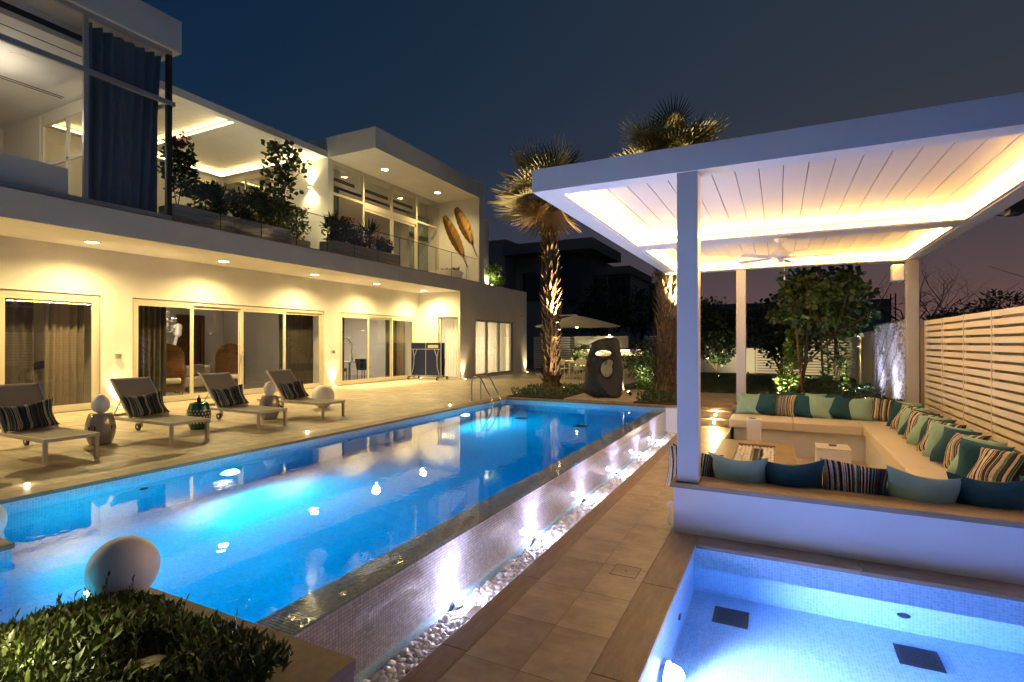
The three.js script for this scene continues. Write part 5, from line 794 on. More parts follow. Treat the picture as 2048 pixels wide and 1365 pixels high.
// ---------- plants ----------
function leafGeo(l, w, fold = 0.25, curl = 0.2) { // one folded leaf, base at the origin, along +y
  const p = [], ix = [], uv = [], n = 4; for (let i = 0; i <= n; i++) { const s = i / n, ww = w * Math.sin(PI * Math.min(0.985, Math.pow(s, 0.8) * 0.97 + 0.02)), z = curl * l * s * s; for (const v of [-1, 0, 1]) { p.push(v * ww / 2, s * l * (1 - 0.15 * s * curl), z + (v ? fold * ww * 0.5 : 0)); uv.push(v * 0.5 + 0.5, s); } }
  for (let i = 0; i < n; i++) for (let j = 0; j < 2; j++) { const q = i * 3 + j; ix.push(q, q + 1, q + 3, q + 1, q + 4, q + 3); }
  const g = new THREE.BufferGeometry(); g.setAttribute('position', new THREE.Float32BufferAttribute(p, 3)); g.setAttribute('uv', new THREE.Float32BufferAttribute(uv, 2)); g.setIndex(ix); g.computeVertexNormals(); return g;
}
const LG = { oval: leafGeo(1, 0.55), round: leafGeo(1, 0.85, 0.15, 0.1), slim: leafGeo(1, 0.3, 0.2, 0.3), lance: leafGeo(1, 0.4, 0.3, 0.25) };
const UP = new THREE.Vector3(0, 1, 0);
// scatter leaves: list of [x, y, d, size] with directions away from the given centre
function foliage(parent, geo, mat, pts, spread = 1, name = 'foliage', tint = 0.35) {
  const im = new THREE.InstancedMesh(geo, mat, pts.length), o = origin(parent), tmp = new THREE.Object3D(), dir = new THREE.Vector3(), c = new THREE.Color();
  pts.forEach(([x, y, d, s, dx, dy, dd], i) => { tmp.position.set(x - o.x, y - o.y, -d - o.z); dir.set((dx ?? 0) + rr(-1, 1) * spread, (dy ?? 0.3) + rr(-0.8, 1) * spread, -(dd ?? 0) + rr(-1, 1) * spread).normalize(); tmp.quaternion.setFromUnitVectors(UP, dir); tmp.rotateY(rr(0, 2 * PI)); tmp.scale.setScalar(s); tmp.updateMatrix(); im.setMatrixAt(i, tmp.matrix); const t = 1 + rr(-tint, tint); im.setColorAt(i, c.setRGB(t * rr(0.85, 1.15), t, t * rr(0.8, 1.2))); });
  im.name = name; im.userData.kind = 'stuff'; parent.add(im); return im;
}
// points through clumps spread over an ellipsoid shell
function clumps(cx, cy, cd, rx, ry, rd, nC, per, size, cr) {
  const out = []; for (let k = 0; k < nC; k++) { let x, y, z; do { x = rr(-1, 1); y = rr(-1, 1); z = rr(-1, 1); } while (x * x + y * y + z * z > 1 || x * x + y * y + z * z < 0.18); const c = cr * rr(0.6, 1.3);
    for (let i = 0; i < per; i++) { const a = rr(0, 2 * PI), b = Math.acos(rr(-1, 1)), r = c * Math.cbrt(rnd()); const ux = Math.sin(b) * Math.cos(a), uy = Math.cos(b), uz = Math.sin(b) * Math.sin(a); out.push([cx + x * rx + ux * r, cy + y * ry + uy * r * 0.8, cd + z * rd + uz * r, size * rr(0.7, 1.3), ux * 0.7 + x * 0.4, uy * 0.4 + y * 0.3, uz * 0.7 + z * 0.4]); } } return out;
}
function branch(a, b, r0, r1, gs, depth, spread, ends) {
  const m = [(a[0] + b[0]) / 2 + rr(-1, 1) * spread * 0.18, (a[1] + b[1]) / 2 + rr(-0.5, 1) * spread * 0.12, (a[2] + b[2]) / 2 + rr(-1, 1) * spread * 0.18];
  gs.push(bar(a, m, r0, (r0 + r1) / 2, 7), bar(m, b, (r0 + r1) / 2, r1, 7)); if (!depth) { ends.push(b); return; }
  const L = Math.hypot(b[0] - a[0], b[1] - a[1], b[2] - a[2]); for (let k = 0; k < 3; k++) { const e = [b[0] + rr(-1, 1) * L * spread, b[1] + rr(0.1, 0.9) * L * spread, b[2] + rr(-1, 1) * L * spread]; branch(k ? b : m, e, r1 * 0.8, r1 * 0.4, gs, depth - 1, spread * 0.95, ends); }
}
// foreground planter and hedge
{
  const t = thing('hedge_planter', 'stone topped planter box with white side in the near left corner', 'planter', -2.7, -0.5, 0.8);
  mk('stone_rim', [box(-3.62, -1.83, -0.03, 0.022, 1.70, 1.965), box(-2.09, -1.83, -0.03, 0.022, -1, 1.70), box(-3.62, -3.36, -0.03, 0.022, -1, 1.70)], M.cope, t);
  mk('side_panel', [box(-1.90, -1.86, -0.5, -0.03, -1, 1.93), box(-3.6, -1.90, -0.5, -0.03, 1.75, 1.93)], M.white, t); mk('edge_frame', [box(-1.862, -1.835, -0.5, -0.03, 1.88, 1.958), box(-1.862, -1.84, -0.10, -0.0305, -1, 1.88)], M.cope, t);
  mk('soil', box(-3.36, -2.09, -0.3, 0.0, -1, 1.70), M.soil, t);
  const h = thing('hedge', 'dense clipped green hedge growing in the near planter', 'hedge', -2.75, 0, 0.9), pts = [];
  const top = (x, d) => 0.10 + 0.13 * (1 - Math.pow(Math.abs((x + 2.73) / 0.72), 3)) * (d > 1.4 ? Math.max(0.15, (1.80 - d) / 0.4) : 1) + 0.05 * (fbm(x * 3 + 9, d * 3 + 9, 64, 7, 3) - 0.4);
  for (let i = 0; i < 17000; i++) { const x = rr(-3.45, -2.02), d = -0.3 + 2.06 * Math.sqrt(rnd()), y = top(x, d) * (1 - 0.55 * Math.pow(rnd(), 2)); if (Math.hypot(x + 2.46, d - 1.36) < 0.15) continue; pts.push([x, y, d, rr(0.03, 0.06), rr(-0.4, 0.4), 0.7, rr(-0.4, 0.4)]); }
  foliage(h, LG.lance, M.leafHedge, pts.filter((_, i) => i % 3), 0.75, 'foliage', 0.45); foliage(h, LG.slim, M.leafLime, pts.filter((_, i) => i % 9 === 0).map((q) => [q[0], q[1] + 0.008, q[2], q[3] * 1.15, q[4], q[5], q[6]]), 0.6, 'young_leaves', 0.4); foliage(h, LG.round, M.leafHedge, pts.filter((_, i) => i % 9 === 3 || i % 9 === 6).map((q) => [q[0], q[1], q[2], q[3] * 0.7, q[4], q[5], q[6]]), 0.9, 'small_leaves', 0.5); foliage(h, LG.oval, leafMat('withered leaf', [0.16, 0.09, 0.03]), pts.filter((_, i) => i % 150 === 0), 1, 'withered_leaves', 0.3);
  const gs = [], tips = []; for (let i = 0; i < 46; i++) { const x = rr(-3.4, -2.06), d = rr(0.7, 1.74), y = top(x, d), e = [x + rr(-0.05, 0.05), y + rr(0.04, 0.13), d + rr(-0.03, 0.05)]; gs.push(bar([x, y - 0.12, d], e, 0.003, 0.0018, 5)); for (let k = 0; k < 6; k++) { const f = 0.4 + 0.6 * k / 5; tips.push([x + (e[0] - x) * f, y - 0.05 + (e[1] - y + 0.05) * f, d + (e[2] - d) * f, rr(0.03, 0.05), rr(-0.6, 0.6), 0.8, rr(-0.6, 0.6)]); } }
  mk('shoot', gs, M.leafDark, h, 'stuff'); foliage(h, LG.slim, M.leafHedge, tips, 0.4, 'shoot_leaves');
  const b = thing('bowl_light', 'tan dome shaped garden lamp half buried in the hedge', 'garden lamp', -2.46, 0, 1.36); mk('dome', lathe([[0.14, 0.0], [0.138, 0.06], [0.12, 0.11], [0.085, 0.145], [0.04, 0.16], [0.001, 0.163]], -2.46, 0.0, 1.36, 36), std('tan plastic', [0.34, 0.27, 0.17], 0.4), b); mk('switch', rbox(-2.42, -2.37, 0.15, 0.162, 1.33, 1.345, 0.003, 1), M.steel, b);
  const s = thing('garden_spot', 'spike lamp at the near end of the hedge planter', 'garden spot', -3.1, 0, 0.4); mk('spike', cyl(0.008, 0.008, 0.85, -3.1, 0, 0.4, 8), M.black, s); mk('head', [sph(0.045, -3.1, 0.88, 0.4, 14, 10)], M.black, s); mk('lamp_glass', cyl(0.026, 0.026, 0.006, -3.07, 0.82, 0.42, 14), G.warm, s); spot([-3.06, 0.81, 0.43], [-2.9, 0, 0.72], [1, 0.86, 0.46], 11, 46, 1, 3);
}
// planting beds, lawn, gravel by the pool end
function bed(label, x0, x1, d0, d1, n) { const t = thing('ground_cover_bed', label, 'planting bed', (x0 + x1) / 2, 0, (d0 + d1) / 2); mk('soil', box(x0, x1, -0.3, 0.03, d0, d1), M.soil, t); const p = []; for (let i = 0; i < n; i++) { const x = rr(x0 + 0.05, x1 - 0.02), d = rr(d0 + 0.05, d1 - 0.05); p.push([x, 0.03 + 0.18 * rnd() * (0.6 + 0.8 * fbm(x * 2 + 40, d * 2, 64, 4, 2)), d, rr(0.04, 0.09), 0, 0.8, 0]); } foliage(t, LG.oval, M.leaf, p, 0.8); return t; }
bed('low green ground cover round the foot of the first palm', -7.0, -5.25, 13.62, 16.6, 2600);
bed('low green ground cover round the foot of the second palm', -3.35, -2.1, 13.62, 16.2, 2000);
{
  const g = struct('garden_gravel', -4.3, 0, 15); mk('gravel_base', box(-5.25, -3.35, -0.3, 0.02, 13.61, 16.4), M.ground, g); const im = new THREE.InstancedMesh(new THREE.IcosahedronGeometry(0.016, 0), std('sandy gravel', [0.55, 0.45, 0.33], 0.8), 7000), tmp = new THREE.Object3D(), o = origin(g); for (let i = 0; i < 7000; i++) { tmp.position.set(rr(-5.25, -3.35) - o.x, 0.022 - o.y, -rr(13.63, 16.4) - o.z); tmp.scale.set(rr(0.6, 1.5), rr(0.5, 1), rr(0.6, 1.5)); tmp.updateMatrix(); im.setMatrixAt(i, tmp.matrix); } im.name = 'gravel'; im.userData.kind = 'stuff'; g.add(im);
  const l = struct('lawn', -1.5, 0, 23); mk('lawn_soil', box(-5.0, 2.9, -0.3, 0.015, 17.6, 30), M.lawn, l); const bl = leafGeo(1, 0.12, 0.1, 0.4), p = []; for (let i = 0; i < 26000; i++) p.push([rr(-5, 2.7), 0.012, rr(17.6, 28), rr(0.04, 0.08), 0, 1, 0]); foliage(l, bl, M.leaf, p, 0.45, 'grass');
  const path = struct('garden_path', 0, 0, 16); mk('path_slab', box(-2.09, 2.7, -0.3, -0.001, 15.0, 17.58), M.lime, path); mk('path_slab', box(-1.02, 2.7, -0.3, 0.012, 14.95, 14.999), M.lime2, path); mk('path_slab', box(-7.04, -2.1, -0.3, -0.002, 16.62, 17.58), M.lime, path);
}
// palms
function fanGeo(s) { // one fan leaf, hub at the origin, blades spread round +y
  const gs = [], n = 30; for (let i = 0; i < n; i++) { const a = (i / (n - 1) - 0.5) * 4.1, l = 0.92 * (1 - 0.12 * Math.abs(a) / 2) * (0.92 + 0.16 * hash(i, s, 3)), g = new THREE.BufferGeometry(), w = 0.05, dr = 0.10 + 0.12 * hash(i, s, 5); g.setAttribute('position', new THREE.Float32BufferAttribute([-0.008, 0, 0, 0.008, 0, 0, -w / 2, l * 0.5, 0.012, 0, l * 0.5, -0.012, w / 2, l * 0.5, 0.012, 0, l, dr], 3)); g.setAttribute('uv', new THREE.Float32BufferAttribute([0, 0, 1, 0, 0, 0.5, 0.5, 0.5, 1, 0.5, 0.5, 1], 2)); g.setIndex([0, 3, 2, 0, 1, 3, 1, 4, 3, 2, 3, 5, 3, 4, 5]); g.computeVertexNormals(); g.rotateZ(-a); gs.push(g); } const g = merge(gs); return g;
}
const FANS = [1, 2, 3].map(fanGeo); M.frond.side = M.frondDry.side = THREE.DoubleSide;
function palm(x, d, h, r, tilt, label, wrap, dn) {
  const t = thing('palm_tree', label, 'palm tree', x, 0, d), top = [x + tilt, h, d], prof = [[0.001, -0.1], [r * 1.5, -0.1], [r * 1.35, 0.1], [r * 1.05, 0.4], [r * 0.92, 1.2], [r * 0.9, h * 0.6], [r * 0.72, h - 0.5], [r * 0.5, h], [0.001, h]];
  const tg = lathe(prof, 0, 0, 0, 20), a = tg.attributes.position, uv = tg.attributes.uv; for (let i = 0; i < a.count; i++) { const y = a.getY(i), f = y / h; a.setX(i, a.getX(i) + x + tilt * f * f); a.setZ(i, a.getZ(i) - d); uv.setXY(i, uv.getX(i) * 2 * PI * r, y); } tg.computeVertexNormals(); mk('trunk', tg, M.bark, t);
  const bg = new THREE.ConeGeometry(0.075, 0.28, 5, 1); bg.scale(1, 1, 0.42); bg.translate(0, 0.1, 0); let n = 0; for (let y = 0.35; y < h - 0.1 && n < 290; y += 0.10) { const f = y / h, R = r * (f < 0.2 ? 1.0 : f > 0.85 ? 0.72 : 0.9), k = 6; for (let i = 0; i < k && n < 290; i++, n++) { const an = i / k * 2 * PI + y * 5.3 + rr(-0.2, 0.2), m = piece('leaf_base', bg, M.boot, t, x + tilt * f * f + Math.sin(an) * R * 0.97, y + rr(-0.03, 0.03), d - Math.cos(an) * R * 0.97, an, 0.42 + rr(-0.15, 0.35)); m.scale.setScalar(rr(0.8, 1.35)); } }
  if (wrap) mk('strap', [1.55, 2.25].map((y) => { const g = new THREE.TorusGeometry(r * 1.02, 0.018, 6, 24); g.rotateX(PI / 2); g.translate(x, y, -d); return g; }), M.black, t);
  const crown = (k, el, len, mat) => { const an = k, dx = Math.sin(an), dz = Math.cos(an), b = [top[0] + dx * len * Math.cos(el), top[1] - 0.1 + len * Math.sin(el), d - dz * len * Math.cos(el)]; const f = mk('frond', tube([[top[0], top[1] - 0.2, d], [top[0] + dx * len * 0.5 * Math.cos(el), top[1] + len * 0.55 * Math.sin(el), d - dz * len * 0.5 * Math.cos(el)], b], 0.014, 8, 5), mat, t);
    const m = new THREE.Mesh(FANS[Math.floor(rnd() * 3)], mat); m.name = 'fan'; const oo = origin(f); m.position.set(b[0] - oo.x, b[1] - oo.y, -b[2] - oo.z); const dir = new THREE.Vector3(dx * Math.cos(el - 0.35), Math.sin(el - 0.35), dz * Math.cos(el - 0.35)).normalize(); const side = new THREE.Vector3().crossVectors(dir, UP).normalize(), nn = new THREE.Vector3().crossVectors(side, dir); m.quaternion.setFromRotationMatrix(new THREE.Matrix4().makeBasis(side, dir, nn.clone())); m.rotateY(rr(-0.4, 0.4)); m.scale.setScalar(rr(0.95, 1.2)); f.add(m); };
  for (let i = 0; i < 30; i++) { const el = i < 10 ? rr(0.45, 1.15) : rr(-0.2, 0.5); crown(i * 2.4, el, rr(0.7, 1.05), M.frond); }
  for (let i = 0; i < dn; i++) crown(i * 2.4 + 1, rr(-1.2, -0.7), rr(0.5, 0.7), M.frondDry);
  return t;
}
palm(-6.35, 15.4, 6.2, 0.24, -0.1, 'tall fan palm by the pool corner, left of the stone sculpture', true, 5);
palm(-2.85, 15.5, 6.75, 0.30, 0.05, 'thick fan palm partly hidden by the pergola column', true, 3);
function gardenSpot(x, y, d, to, c, cd, ang, label, stake = true) {
  const t = thing('garden_spot', label, 'garden spot', x, stake ? 0 : y - 0.06, d, 'garden spot lamps'); if (stake) mk('spike', cyl(0.008, 0.008, y, x, 0.0, d, 8), M.black, t); const a = V(x, y, d), b = V(...to), dir = b.clone().sub(a).normalize(), g = new THREE.CylinderGeometry(0.045, 0.035, 0.12, 16), q = new THREE.Quaternion().setFromUnitVectors(UP, dir); g.applyQuaternion(q); g.translate(a.x, a.y, a.z); mk('head', g, M.black, t); const e = a.clone().addScaledVector(dir, 0.064), l = new THREE.CylinderGeometry(0.037, 0.037, 0.006, 16); l.applyQuaternion(q); l.translate(e.x, e.y, e.z); mk('lamp_glass', l, G.warm, t); const p = a.clone().addScaledVector(dir, 0.08); spot([p.x, p.y, -p.z], to, c, cd, ang, 0.9, 2);
}
gardenSpot(-6.02, 2.1, 15.1, [-6.4, 6.6, 15.3], [1, 0.76, 0.40], 110, 36, 'small lamp strapped to the first palm trunk, aimed up', false);
gardenSpot(-5.98, 2.02, 15.15, [-6.25, 0, 15.3], [1, 0.74, 0.40], 5, 50, 'small lamp strapped to the first palm trunk, aimed down', false);
gardenSpot(-2.42, 2.3, 15.2, [-2.9, 7.2, 15.4], [1, 0.76, 0.40], 130, 36, 'small lamp strapped to the second palm trunk, aimed up', false);
gardenSpot(-5.7, 0.16, 14.75, [-6.35, 2.2, 15.4], [1, 0.76, 0.42], 10, 40, 'spike lamp in the bed at the foot of the first palm');
gardenSpot(-5.05, 0.14, 14.9, [-4.5, 0.9, 14.5], [1, 0.80, 0.48], 7, 45, 'spike lamp left of the black stone sculpture');
gardenSpot(-3.72, 0.14, 14.75, [-4.2, 0.9, 14.5], [1, 0.80, 0.48], 4, 45, 'spike lamp right of the black stone sculpture');
{ // pierced stone sculpture
  const mc = new MarchingCubes(72, std('x', [1, 1, 1]), false, false, 60000), N = 72, f = mc.field, box3 = (px, py, pz, bx, by, bz, r) => { const qx = Math.abs(px) - bx + r, qy = Math.abs(py) - by + r, qz = Math.abs(pz) - bz + r; return Math.hypot(Math.max(qx, 0), Math.max(qy, 0), Math.max(qz, 0)) + Math.min(Math.max(qx, qy, qz), 0) - r; };
  const sm = (a, b, k) => { const h = Math.max(0, Math.min(1, 0.5 + 0.5 * (b - a) / k)); return b + (a - b) * h - k * h * (1 - h); };
  for (let k = 0; k < N; k++) for (let j = 0; j < N; j++) for (let i = 0; i < N; i++) {
    const x = (i - N / 2) / (N / 2), y = (j - N / 2) / (N / 2), z = (k - N / 2) / (N / 2), yy = (y + 0.9) / 1.8, wd = 0.53 - 0.10 * yy + 0.05 * Math.sin(yy * 5), n = 0.05 * Math.sin(x * 5 + y * 4) * Math.cos(z * 5 + y * 3) + 0.028 * Math.sin(x * 11 + z * 9 + y * 8) + 0.012 * Math.sin(x * 27 + y * 21) * Math.cos(z * 25);
    let s = box3(x - 0.06 * yy, y, z, wd, 0.88 - 0.16 * Math.max(0, -x + 0.1) - 0.08 * Math.max(0, x - 0.2), 0.30 - 0.06 * yy, 0.2) + n;
    const h1 = Math.hypot((x + 0.02 - 0.25 * (y - 0.36)) / 1.25, (y - 0.38) / 0.55) * 0.6 - 0.11, h2 = Math.hypot((x - 0.08) / 0.85, (y + 0.06) / 1.15) - 0.2, dent = Math.hypot(x + 0.28, (y - 0.15) / 1.6, z - 0.36) - 0.22, dent2 = Math.hypot(x - 0.42, (y + 0.2) / 2.2, z - 0.34) - 0.16, h3 = Math.hypot(x - 0.18, (y - 0.14) / 0.9) - 0.09;
    s = Math.max(s, (y - (0.88 - 0.42 * Math.max(0, 0.16 - x) - 0.25 * Math.max(0, x - 0.34)) + 0.02 * Math.sin(x * 9)) * 0.9);
    for (const q of [h1, h2, h3]) s = -sm(-s, q, 0.07); for (const q of [dent, dent2]) s = -sm(-s, q, 0.08);
    f[k * N * N + j * N + i] = -s;
  }
  mc.isolation = 0; mc.update(); const c = mc.count, g = new THREE.BufferGeometry(); g.setAttribute('position', new THREE.BufferAttribute(mc.positionArray.slice(0, c * 3), 3)); g.setAttribute('normal', new THREE.BufferAttribute(mc.normalArray.slice(0, c * 3), 3)); const uv = new Float32Array(c * 2); for (let i = 0; i < c; i++) { uv[i * 2] = mc.positionArray[i * 3] + mc.positionArray[i * 3 + 2]; uv[i * 2 + 1] = mc.positionArray[i * 3 + 1]; } g.setAttribute('uv', new THREE.BufferAttribute(uv, 2));
  g.scale(0.98, 0.99, 0.98); g.rotateY(0.25); g.translate(-4.38, 0.87, -14.45); single('stone_sculpture', g, M.rock, 'black stone sculpture pierced by two holes at the pool end', 'sculpture');
}
// trees of the garden
function tree(name, label, x, d, h0, cy, rx, ry, rd, nC, per, size, mat, geo, tr = 0.05, cr = 0.4, group, lean = 0) {
  const t = thing(name, label, 'tree', x, 0, d, group), gs = [], ends = []; branch([x, -0.05, d], [x + lean * 0.5, h0, d], tr * 1.2, tr * 0.8, gs, 2, 0.75, ends); for (let k = 0; k < 5; k++) branch([x + lean * 0.5, h0 * 0.95, d], [x + lean + rr(-0.6, 0.6) * rx, cy + rr(-0.3, 0.5) * ry, d + rr(-0.5, 0.5) * rd], tr * 0.6, tr * 0.2, gs, 1, 0.6, ends);
  mk('trunk', gs, M.twig, t); foliage(t, geo, mat, clumps(x + lean, cy, d, rx, ry, rd, nC, per, size, cr), 0.7, 'crown', 0.45); return t;
}
tree('garden_tree', 'broad leaved garden tree beside the red stake behind the lounge', 0.42, 16.4, 1.9, 2.75, 1.25, 0.85, 1.0, 70, 30, 0.135, M.leaf, LG.round, 0.045, 0.3, undefined, 0.55);
tree('garden_tree', 'second broad leaved tree in front of the garden pier', 1.5, 18.6, 1.8, 2.5, 0.95, 0.85, 1.0, 50, 28, 0.14, M.leaf, LG.round, 0.05, 0.3);
{ const t = thing('tree_stake', 'slanting red brown timber stake tied to the garden tree', 'stake', 0.5, 0, 16.3); mk('pole', bar([0.58, 0, 16.3], [0.36, 2.75, 16.3], 0.032, 0.03, 10), M.stake, t); mk('tie', [0.75, 1.5].map((y) => { const g = new THREE.TorusGeometry(0.06, 0.012, 6, 14); g.rotateX(PI / 2); g.translate(0.58 - 0.08 * y, y, -16.32); return g; }), M.black, t); }
[[1.28, 19.6, 'darker of the pair of thin stakes'], [1.42, 19.3, 'redder of the pair of thin stakes']].forEach(([x, d, w], i) => single('tree_stake', bar([x, 0, d], [x - 0.1, 2.1, d], 0.03, 0.028, 8), i ? M.stake : M.black, w + ' by the second garden tree', 'stake', 'thin stakes'));
{ const t = thing('climbing_plant', 'bright green climber lit at the foot of the garden tree', 'climber', 0.3, 0, 16.5), p = []; for (let i = 0; i < 900; i++) { const y = 1.9 * Math.pow(rnd(), 1.6), a = rr(0, 2 * PI), R = (y < 0.9 ? 0.34 - 0.12 * Math.abs(y - 0.4) : 0.2 - 0.05 * (y - 0.9)) * Math.sqrt(rnd()); p.push([0.22 + 0.1 * y + Math.cos(a) * R, y, 16.6 + Math.sin(a) * R, rr(0.09, 0.16), Math.cos(a), 0.2, Math.sin(a)]); } mk('stem', tube([[0.3, 0, 16.6], [0.33, 0.8, 16.6], [0.4, 2, 16.6]], 0.03, 12, 7), M.twig, t); foliage(t, LG.oval, M.leafLime, p, 0.6); gardenSpot(-0.05, 0.12, 16.2, [0.3, 0.8, 16.6], [1, 0.9, 0.5], 7, 48, 'spike lamp at the foot of the bright climber'); }
{ const t = thing('climbing_plant', 'green climber round the second garden tree', 'climber', 1.5, 0, 18.6), p = []; for (let i = 0; i < 600; i++) { const y = 1.7 * Math.pow(rnd(), 1.4), a = rr(0, 2 * PI), R = 0.34 * Math.sqrt(rnd()); p.push([1.5 + Math.cos(a) * R, y, 18.5 + Math.sin(a) * R, rr(0.08, 0.14), Math.cos(a), 0.2, Math.sin(a)]); } mk('stem', cyl(0.03, 0.02, 1.8, 1.5, 0, 18.55, 7), M.twig, t); foliage(t, LG.oval, M.leaf, p, 0.6); gardenSpot(1.75, 0.12, 18.0, [1.5, 1.2, 18.5], [1, 0.88, 0.5], 4, 45, 'spike lamp at the foot of the second garden tree'); }
bed('dark low planting along the back of the lounge bench', -0.6, 2.65, 14.98, 15.5, 1300);
bed('low planting in front of the garden pier', 1.0, 2.65, 17.7, 20.6, 1500);
tree('garden_tree', 'dark rounded tree behind the pergola, left of the far column', -2.35, 24, 0.8, 2.05, 1.0, 1.35, 1.0, 80, 34, 0.13, M.leafDark, LG.round, 0.06, 0.36, 'dark trees along the back fence');
tree('garden_tree', 'dark rounded tree behind the pergola, right of the far column', 0.1, 22.5, 0.9, 2.1, 1.25, 1.35, 1.0, 90, 34, 0.13, M.leafDark, LG.round, 0.06, 0.36, 'dark trees along the back fence');
tree('garden_tree', 'dark slim tree just right of the second palm trunk', -3.0, 20.5, 0.8, 2.0, 0.6, 1.3, 0.6, 50, 30, 0.12, M.leafDark, LG.round, 0.05, 0.3, 'dark trees along the back fence');
gardenSpot(-2.2, 0.12, 23.2, [-2.3, 1.2, 24], [1, 0.88, 0.5], 9, 50, 'spike lamp under the dark rounded tree'); gardenSpot(-1.3, 0.12, 27.4, [-1.5, 1.1, 29], [1, 0.82, 0.45], 3, 60, 'spike lamp washing the back fence'); gardenSpot(1.2, 0.12, 26, [0.9, 1.1, 29], [1, 0.82, 0.45], 8, 60, 'spike lamp washing the slats at the right back corner');
{ const t = thing('shrub', 'leafy shrub between the sculpture and the second palm', 'shrub', -3.9, 0, 17.8), p = clumps(-3.85, 0.62, 18.2, 0.8, 0.6, 0.5, 60, 30, 0.085, 0.22); mk('stems', [bar([-3.9, 0, 18.2], [-4.1, 0.8, 18.2], 0.02, 0.01), bar([-3.8, 0, 18.2], [-3.5, 0.9, 18.1], 0.02, 0.01)], M.twig, t); foliage(t, LG.oval, M.leaf, p, 0.7); gardenSpot(-4.2, 0.12, 17.3, [-3.8, 0.8, 18.2], [1, 0.86, 0.5], 4, 50, 'spike lamp under the leafy shrub'); }
{ const t = thing('shrub', 'dark shrub along the back fence beside the dining set', 'shrub', -6, 0, 24), p = clumps(-5.6, 0.8, 25.4, 1.0, 0.9, 0.5, 60, 30, 0.10, 0.28); mk('stems', [bar([-5.6, 0, 25.4], [-5.4, 1, 25.4], 0.03, 0.01), bar([-5.6, 0, 25.4], [-5.9, 1, 25.4], 0.03, 0.01)], M.twig, t); foliage(t, LG.oval, M.leaf, p, 0.7); }
{ const t = thing('shrub', 'small lit shrub by the far fence behind the first palm', 'shrub', -9.3, 0, 24), p = clumps(-9.0, 0.75, 25.8, 0.42, 0.7, 0.3, 30, 26, 0.09, 0.2); mk('stems', [bar([-9, 0, 25.8], [-8.9, 0.9, 25.8], 0.02, 0.01), bar([-9, 0, 25.8], [-9.2, 0.9, 25.8], 0.02, 0.01)], M.twig, t); foliage(t, LG.oval, M.leafLime, p, 0.7); gardenSpot(-8.9, 0.12, 25.2, [-9.05, 1, 25.9], [1, 0.88, 0.5], 8, 45, 'spike lamp under the small lit shrub'); }
for (const [x, d, h, r, l] of [[-10.4, 33, 3.6, 1.5, 'dark garden tree beyond the wing roof'], [-8.0, 34, 3.4, 1.6, 'dark garden tree behind the parasol, left part'], [-5.0, 34, 3.2, 1.5, 'dark garden tree behind the parasol, right part']]) tree('garden_tree', l, x, d, 1, h, r, 1.5, 1.2, 70, 30, 0.16, M.leafDark, LG.round, 0.08, 0.45, 'dark trees beyond the back fence');
{ const t = thing('shrub', 'lit green bush on the wing roof beside the balcony', 'shrub', -12.8, 4.26, 22.9), p = clumps(-12.7, 4.85, 22.9, 0.6, 0.55, 0.8, 60, 32, 0.11, 0.25); mk('stems', [bar([-12.7, 4.26, 22.9], [-12.5, 5.2, 22.7], 0.03, 0.01), bar([-12.7, 4.26, 22.9], [-12.9, 5.2, 23.1], 0.03, 0.01)], M.twig, t); foliage(t, LG.oval, M.leafLime, p, 0.7); spot([-12.2, 4.4, 22.2], [-12.7, 5, 22.9], [1, 0.9, 0.5], 3, 55, 1, 2); mk('lamp_glass', cyl(0.04, 0.04, 0.05, -12.2, 4.27, 22.2, 12), G.warm, t); }
// bare tree and scrub beyond the right boundary
{ const gs = [], e = []; const t = thing('bare_tree', 'leafless tree silhouetted beyond the fence by the far column', 'tree', 4.6, 0, 25); for (let k = 0; k < 3; k++) branch([4.6, 0, 25], [4.6 + rr(-0.3, 0.3), 2.0, 25 + rr(-0.3, 0.3)], 0.09, 0.05, gs, 4, 0.62, e); mk('trunk', gs.map((g) => g), M.twig, t); }
for (const [x, d, cy, rx, ry, l] of [[5.2, 18.2, 2.2, 0.9, 0.62, 'dark feathery tree beyond the fence, farther one'], [5.9, 16.2, 2.35, 0.9, 0.8, 'dark feathery tree beyond the fence at the right edge'], [4.2, 18.4, 1.9, 0.6, 0.45, 'dark low bush beyond the fence']]) tree('far_tree', l, x, d, 1, cy, rx, ry, 0.8, 46, 26, 0.12, M.leafDark, LG.slim, 0.05, 0.26, 'trees beyond the fence');
{ const t = thing('lamp_mast', 'thin lattice mast behind the stone wall', 'mast', 4.9, 0, 40); mk('mast', [bar([6.2, 0, 40], [6.2, 4.6, 40], 0.04), bar([6.45, 0, 40], [6.45, 4.6, 40], 0.04), ...Array.from({ length: 10 }, (_, i) => bar([6.2, 1.6 + i * 0.3, 40], [6.45, 1.6 + i * 0.3, 40], 0.02))], M.black, t); }
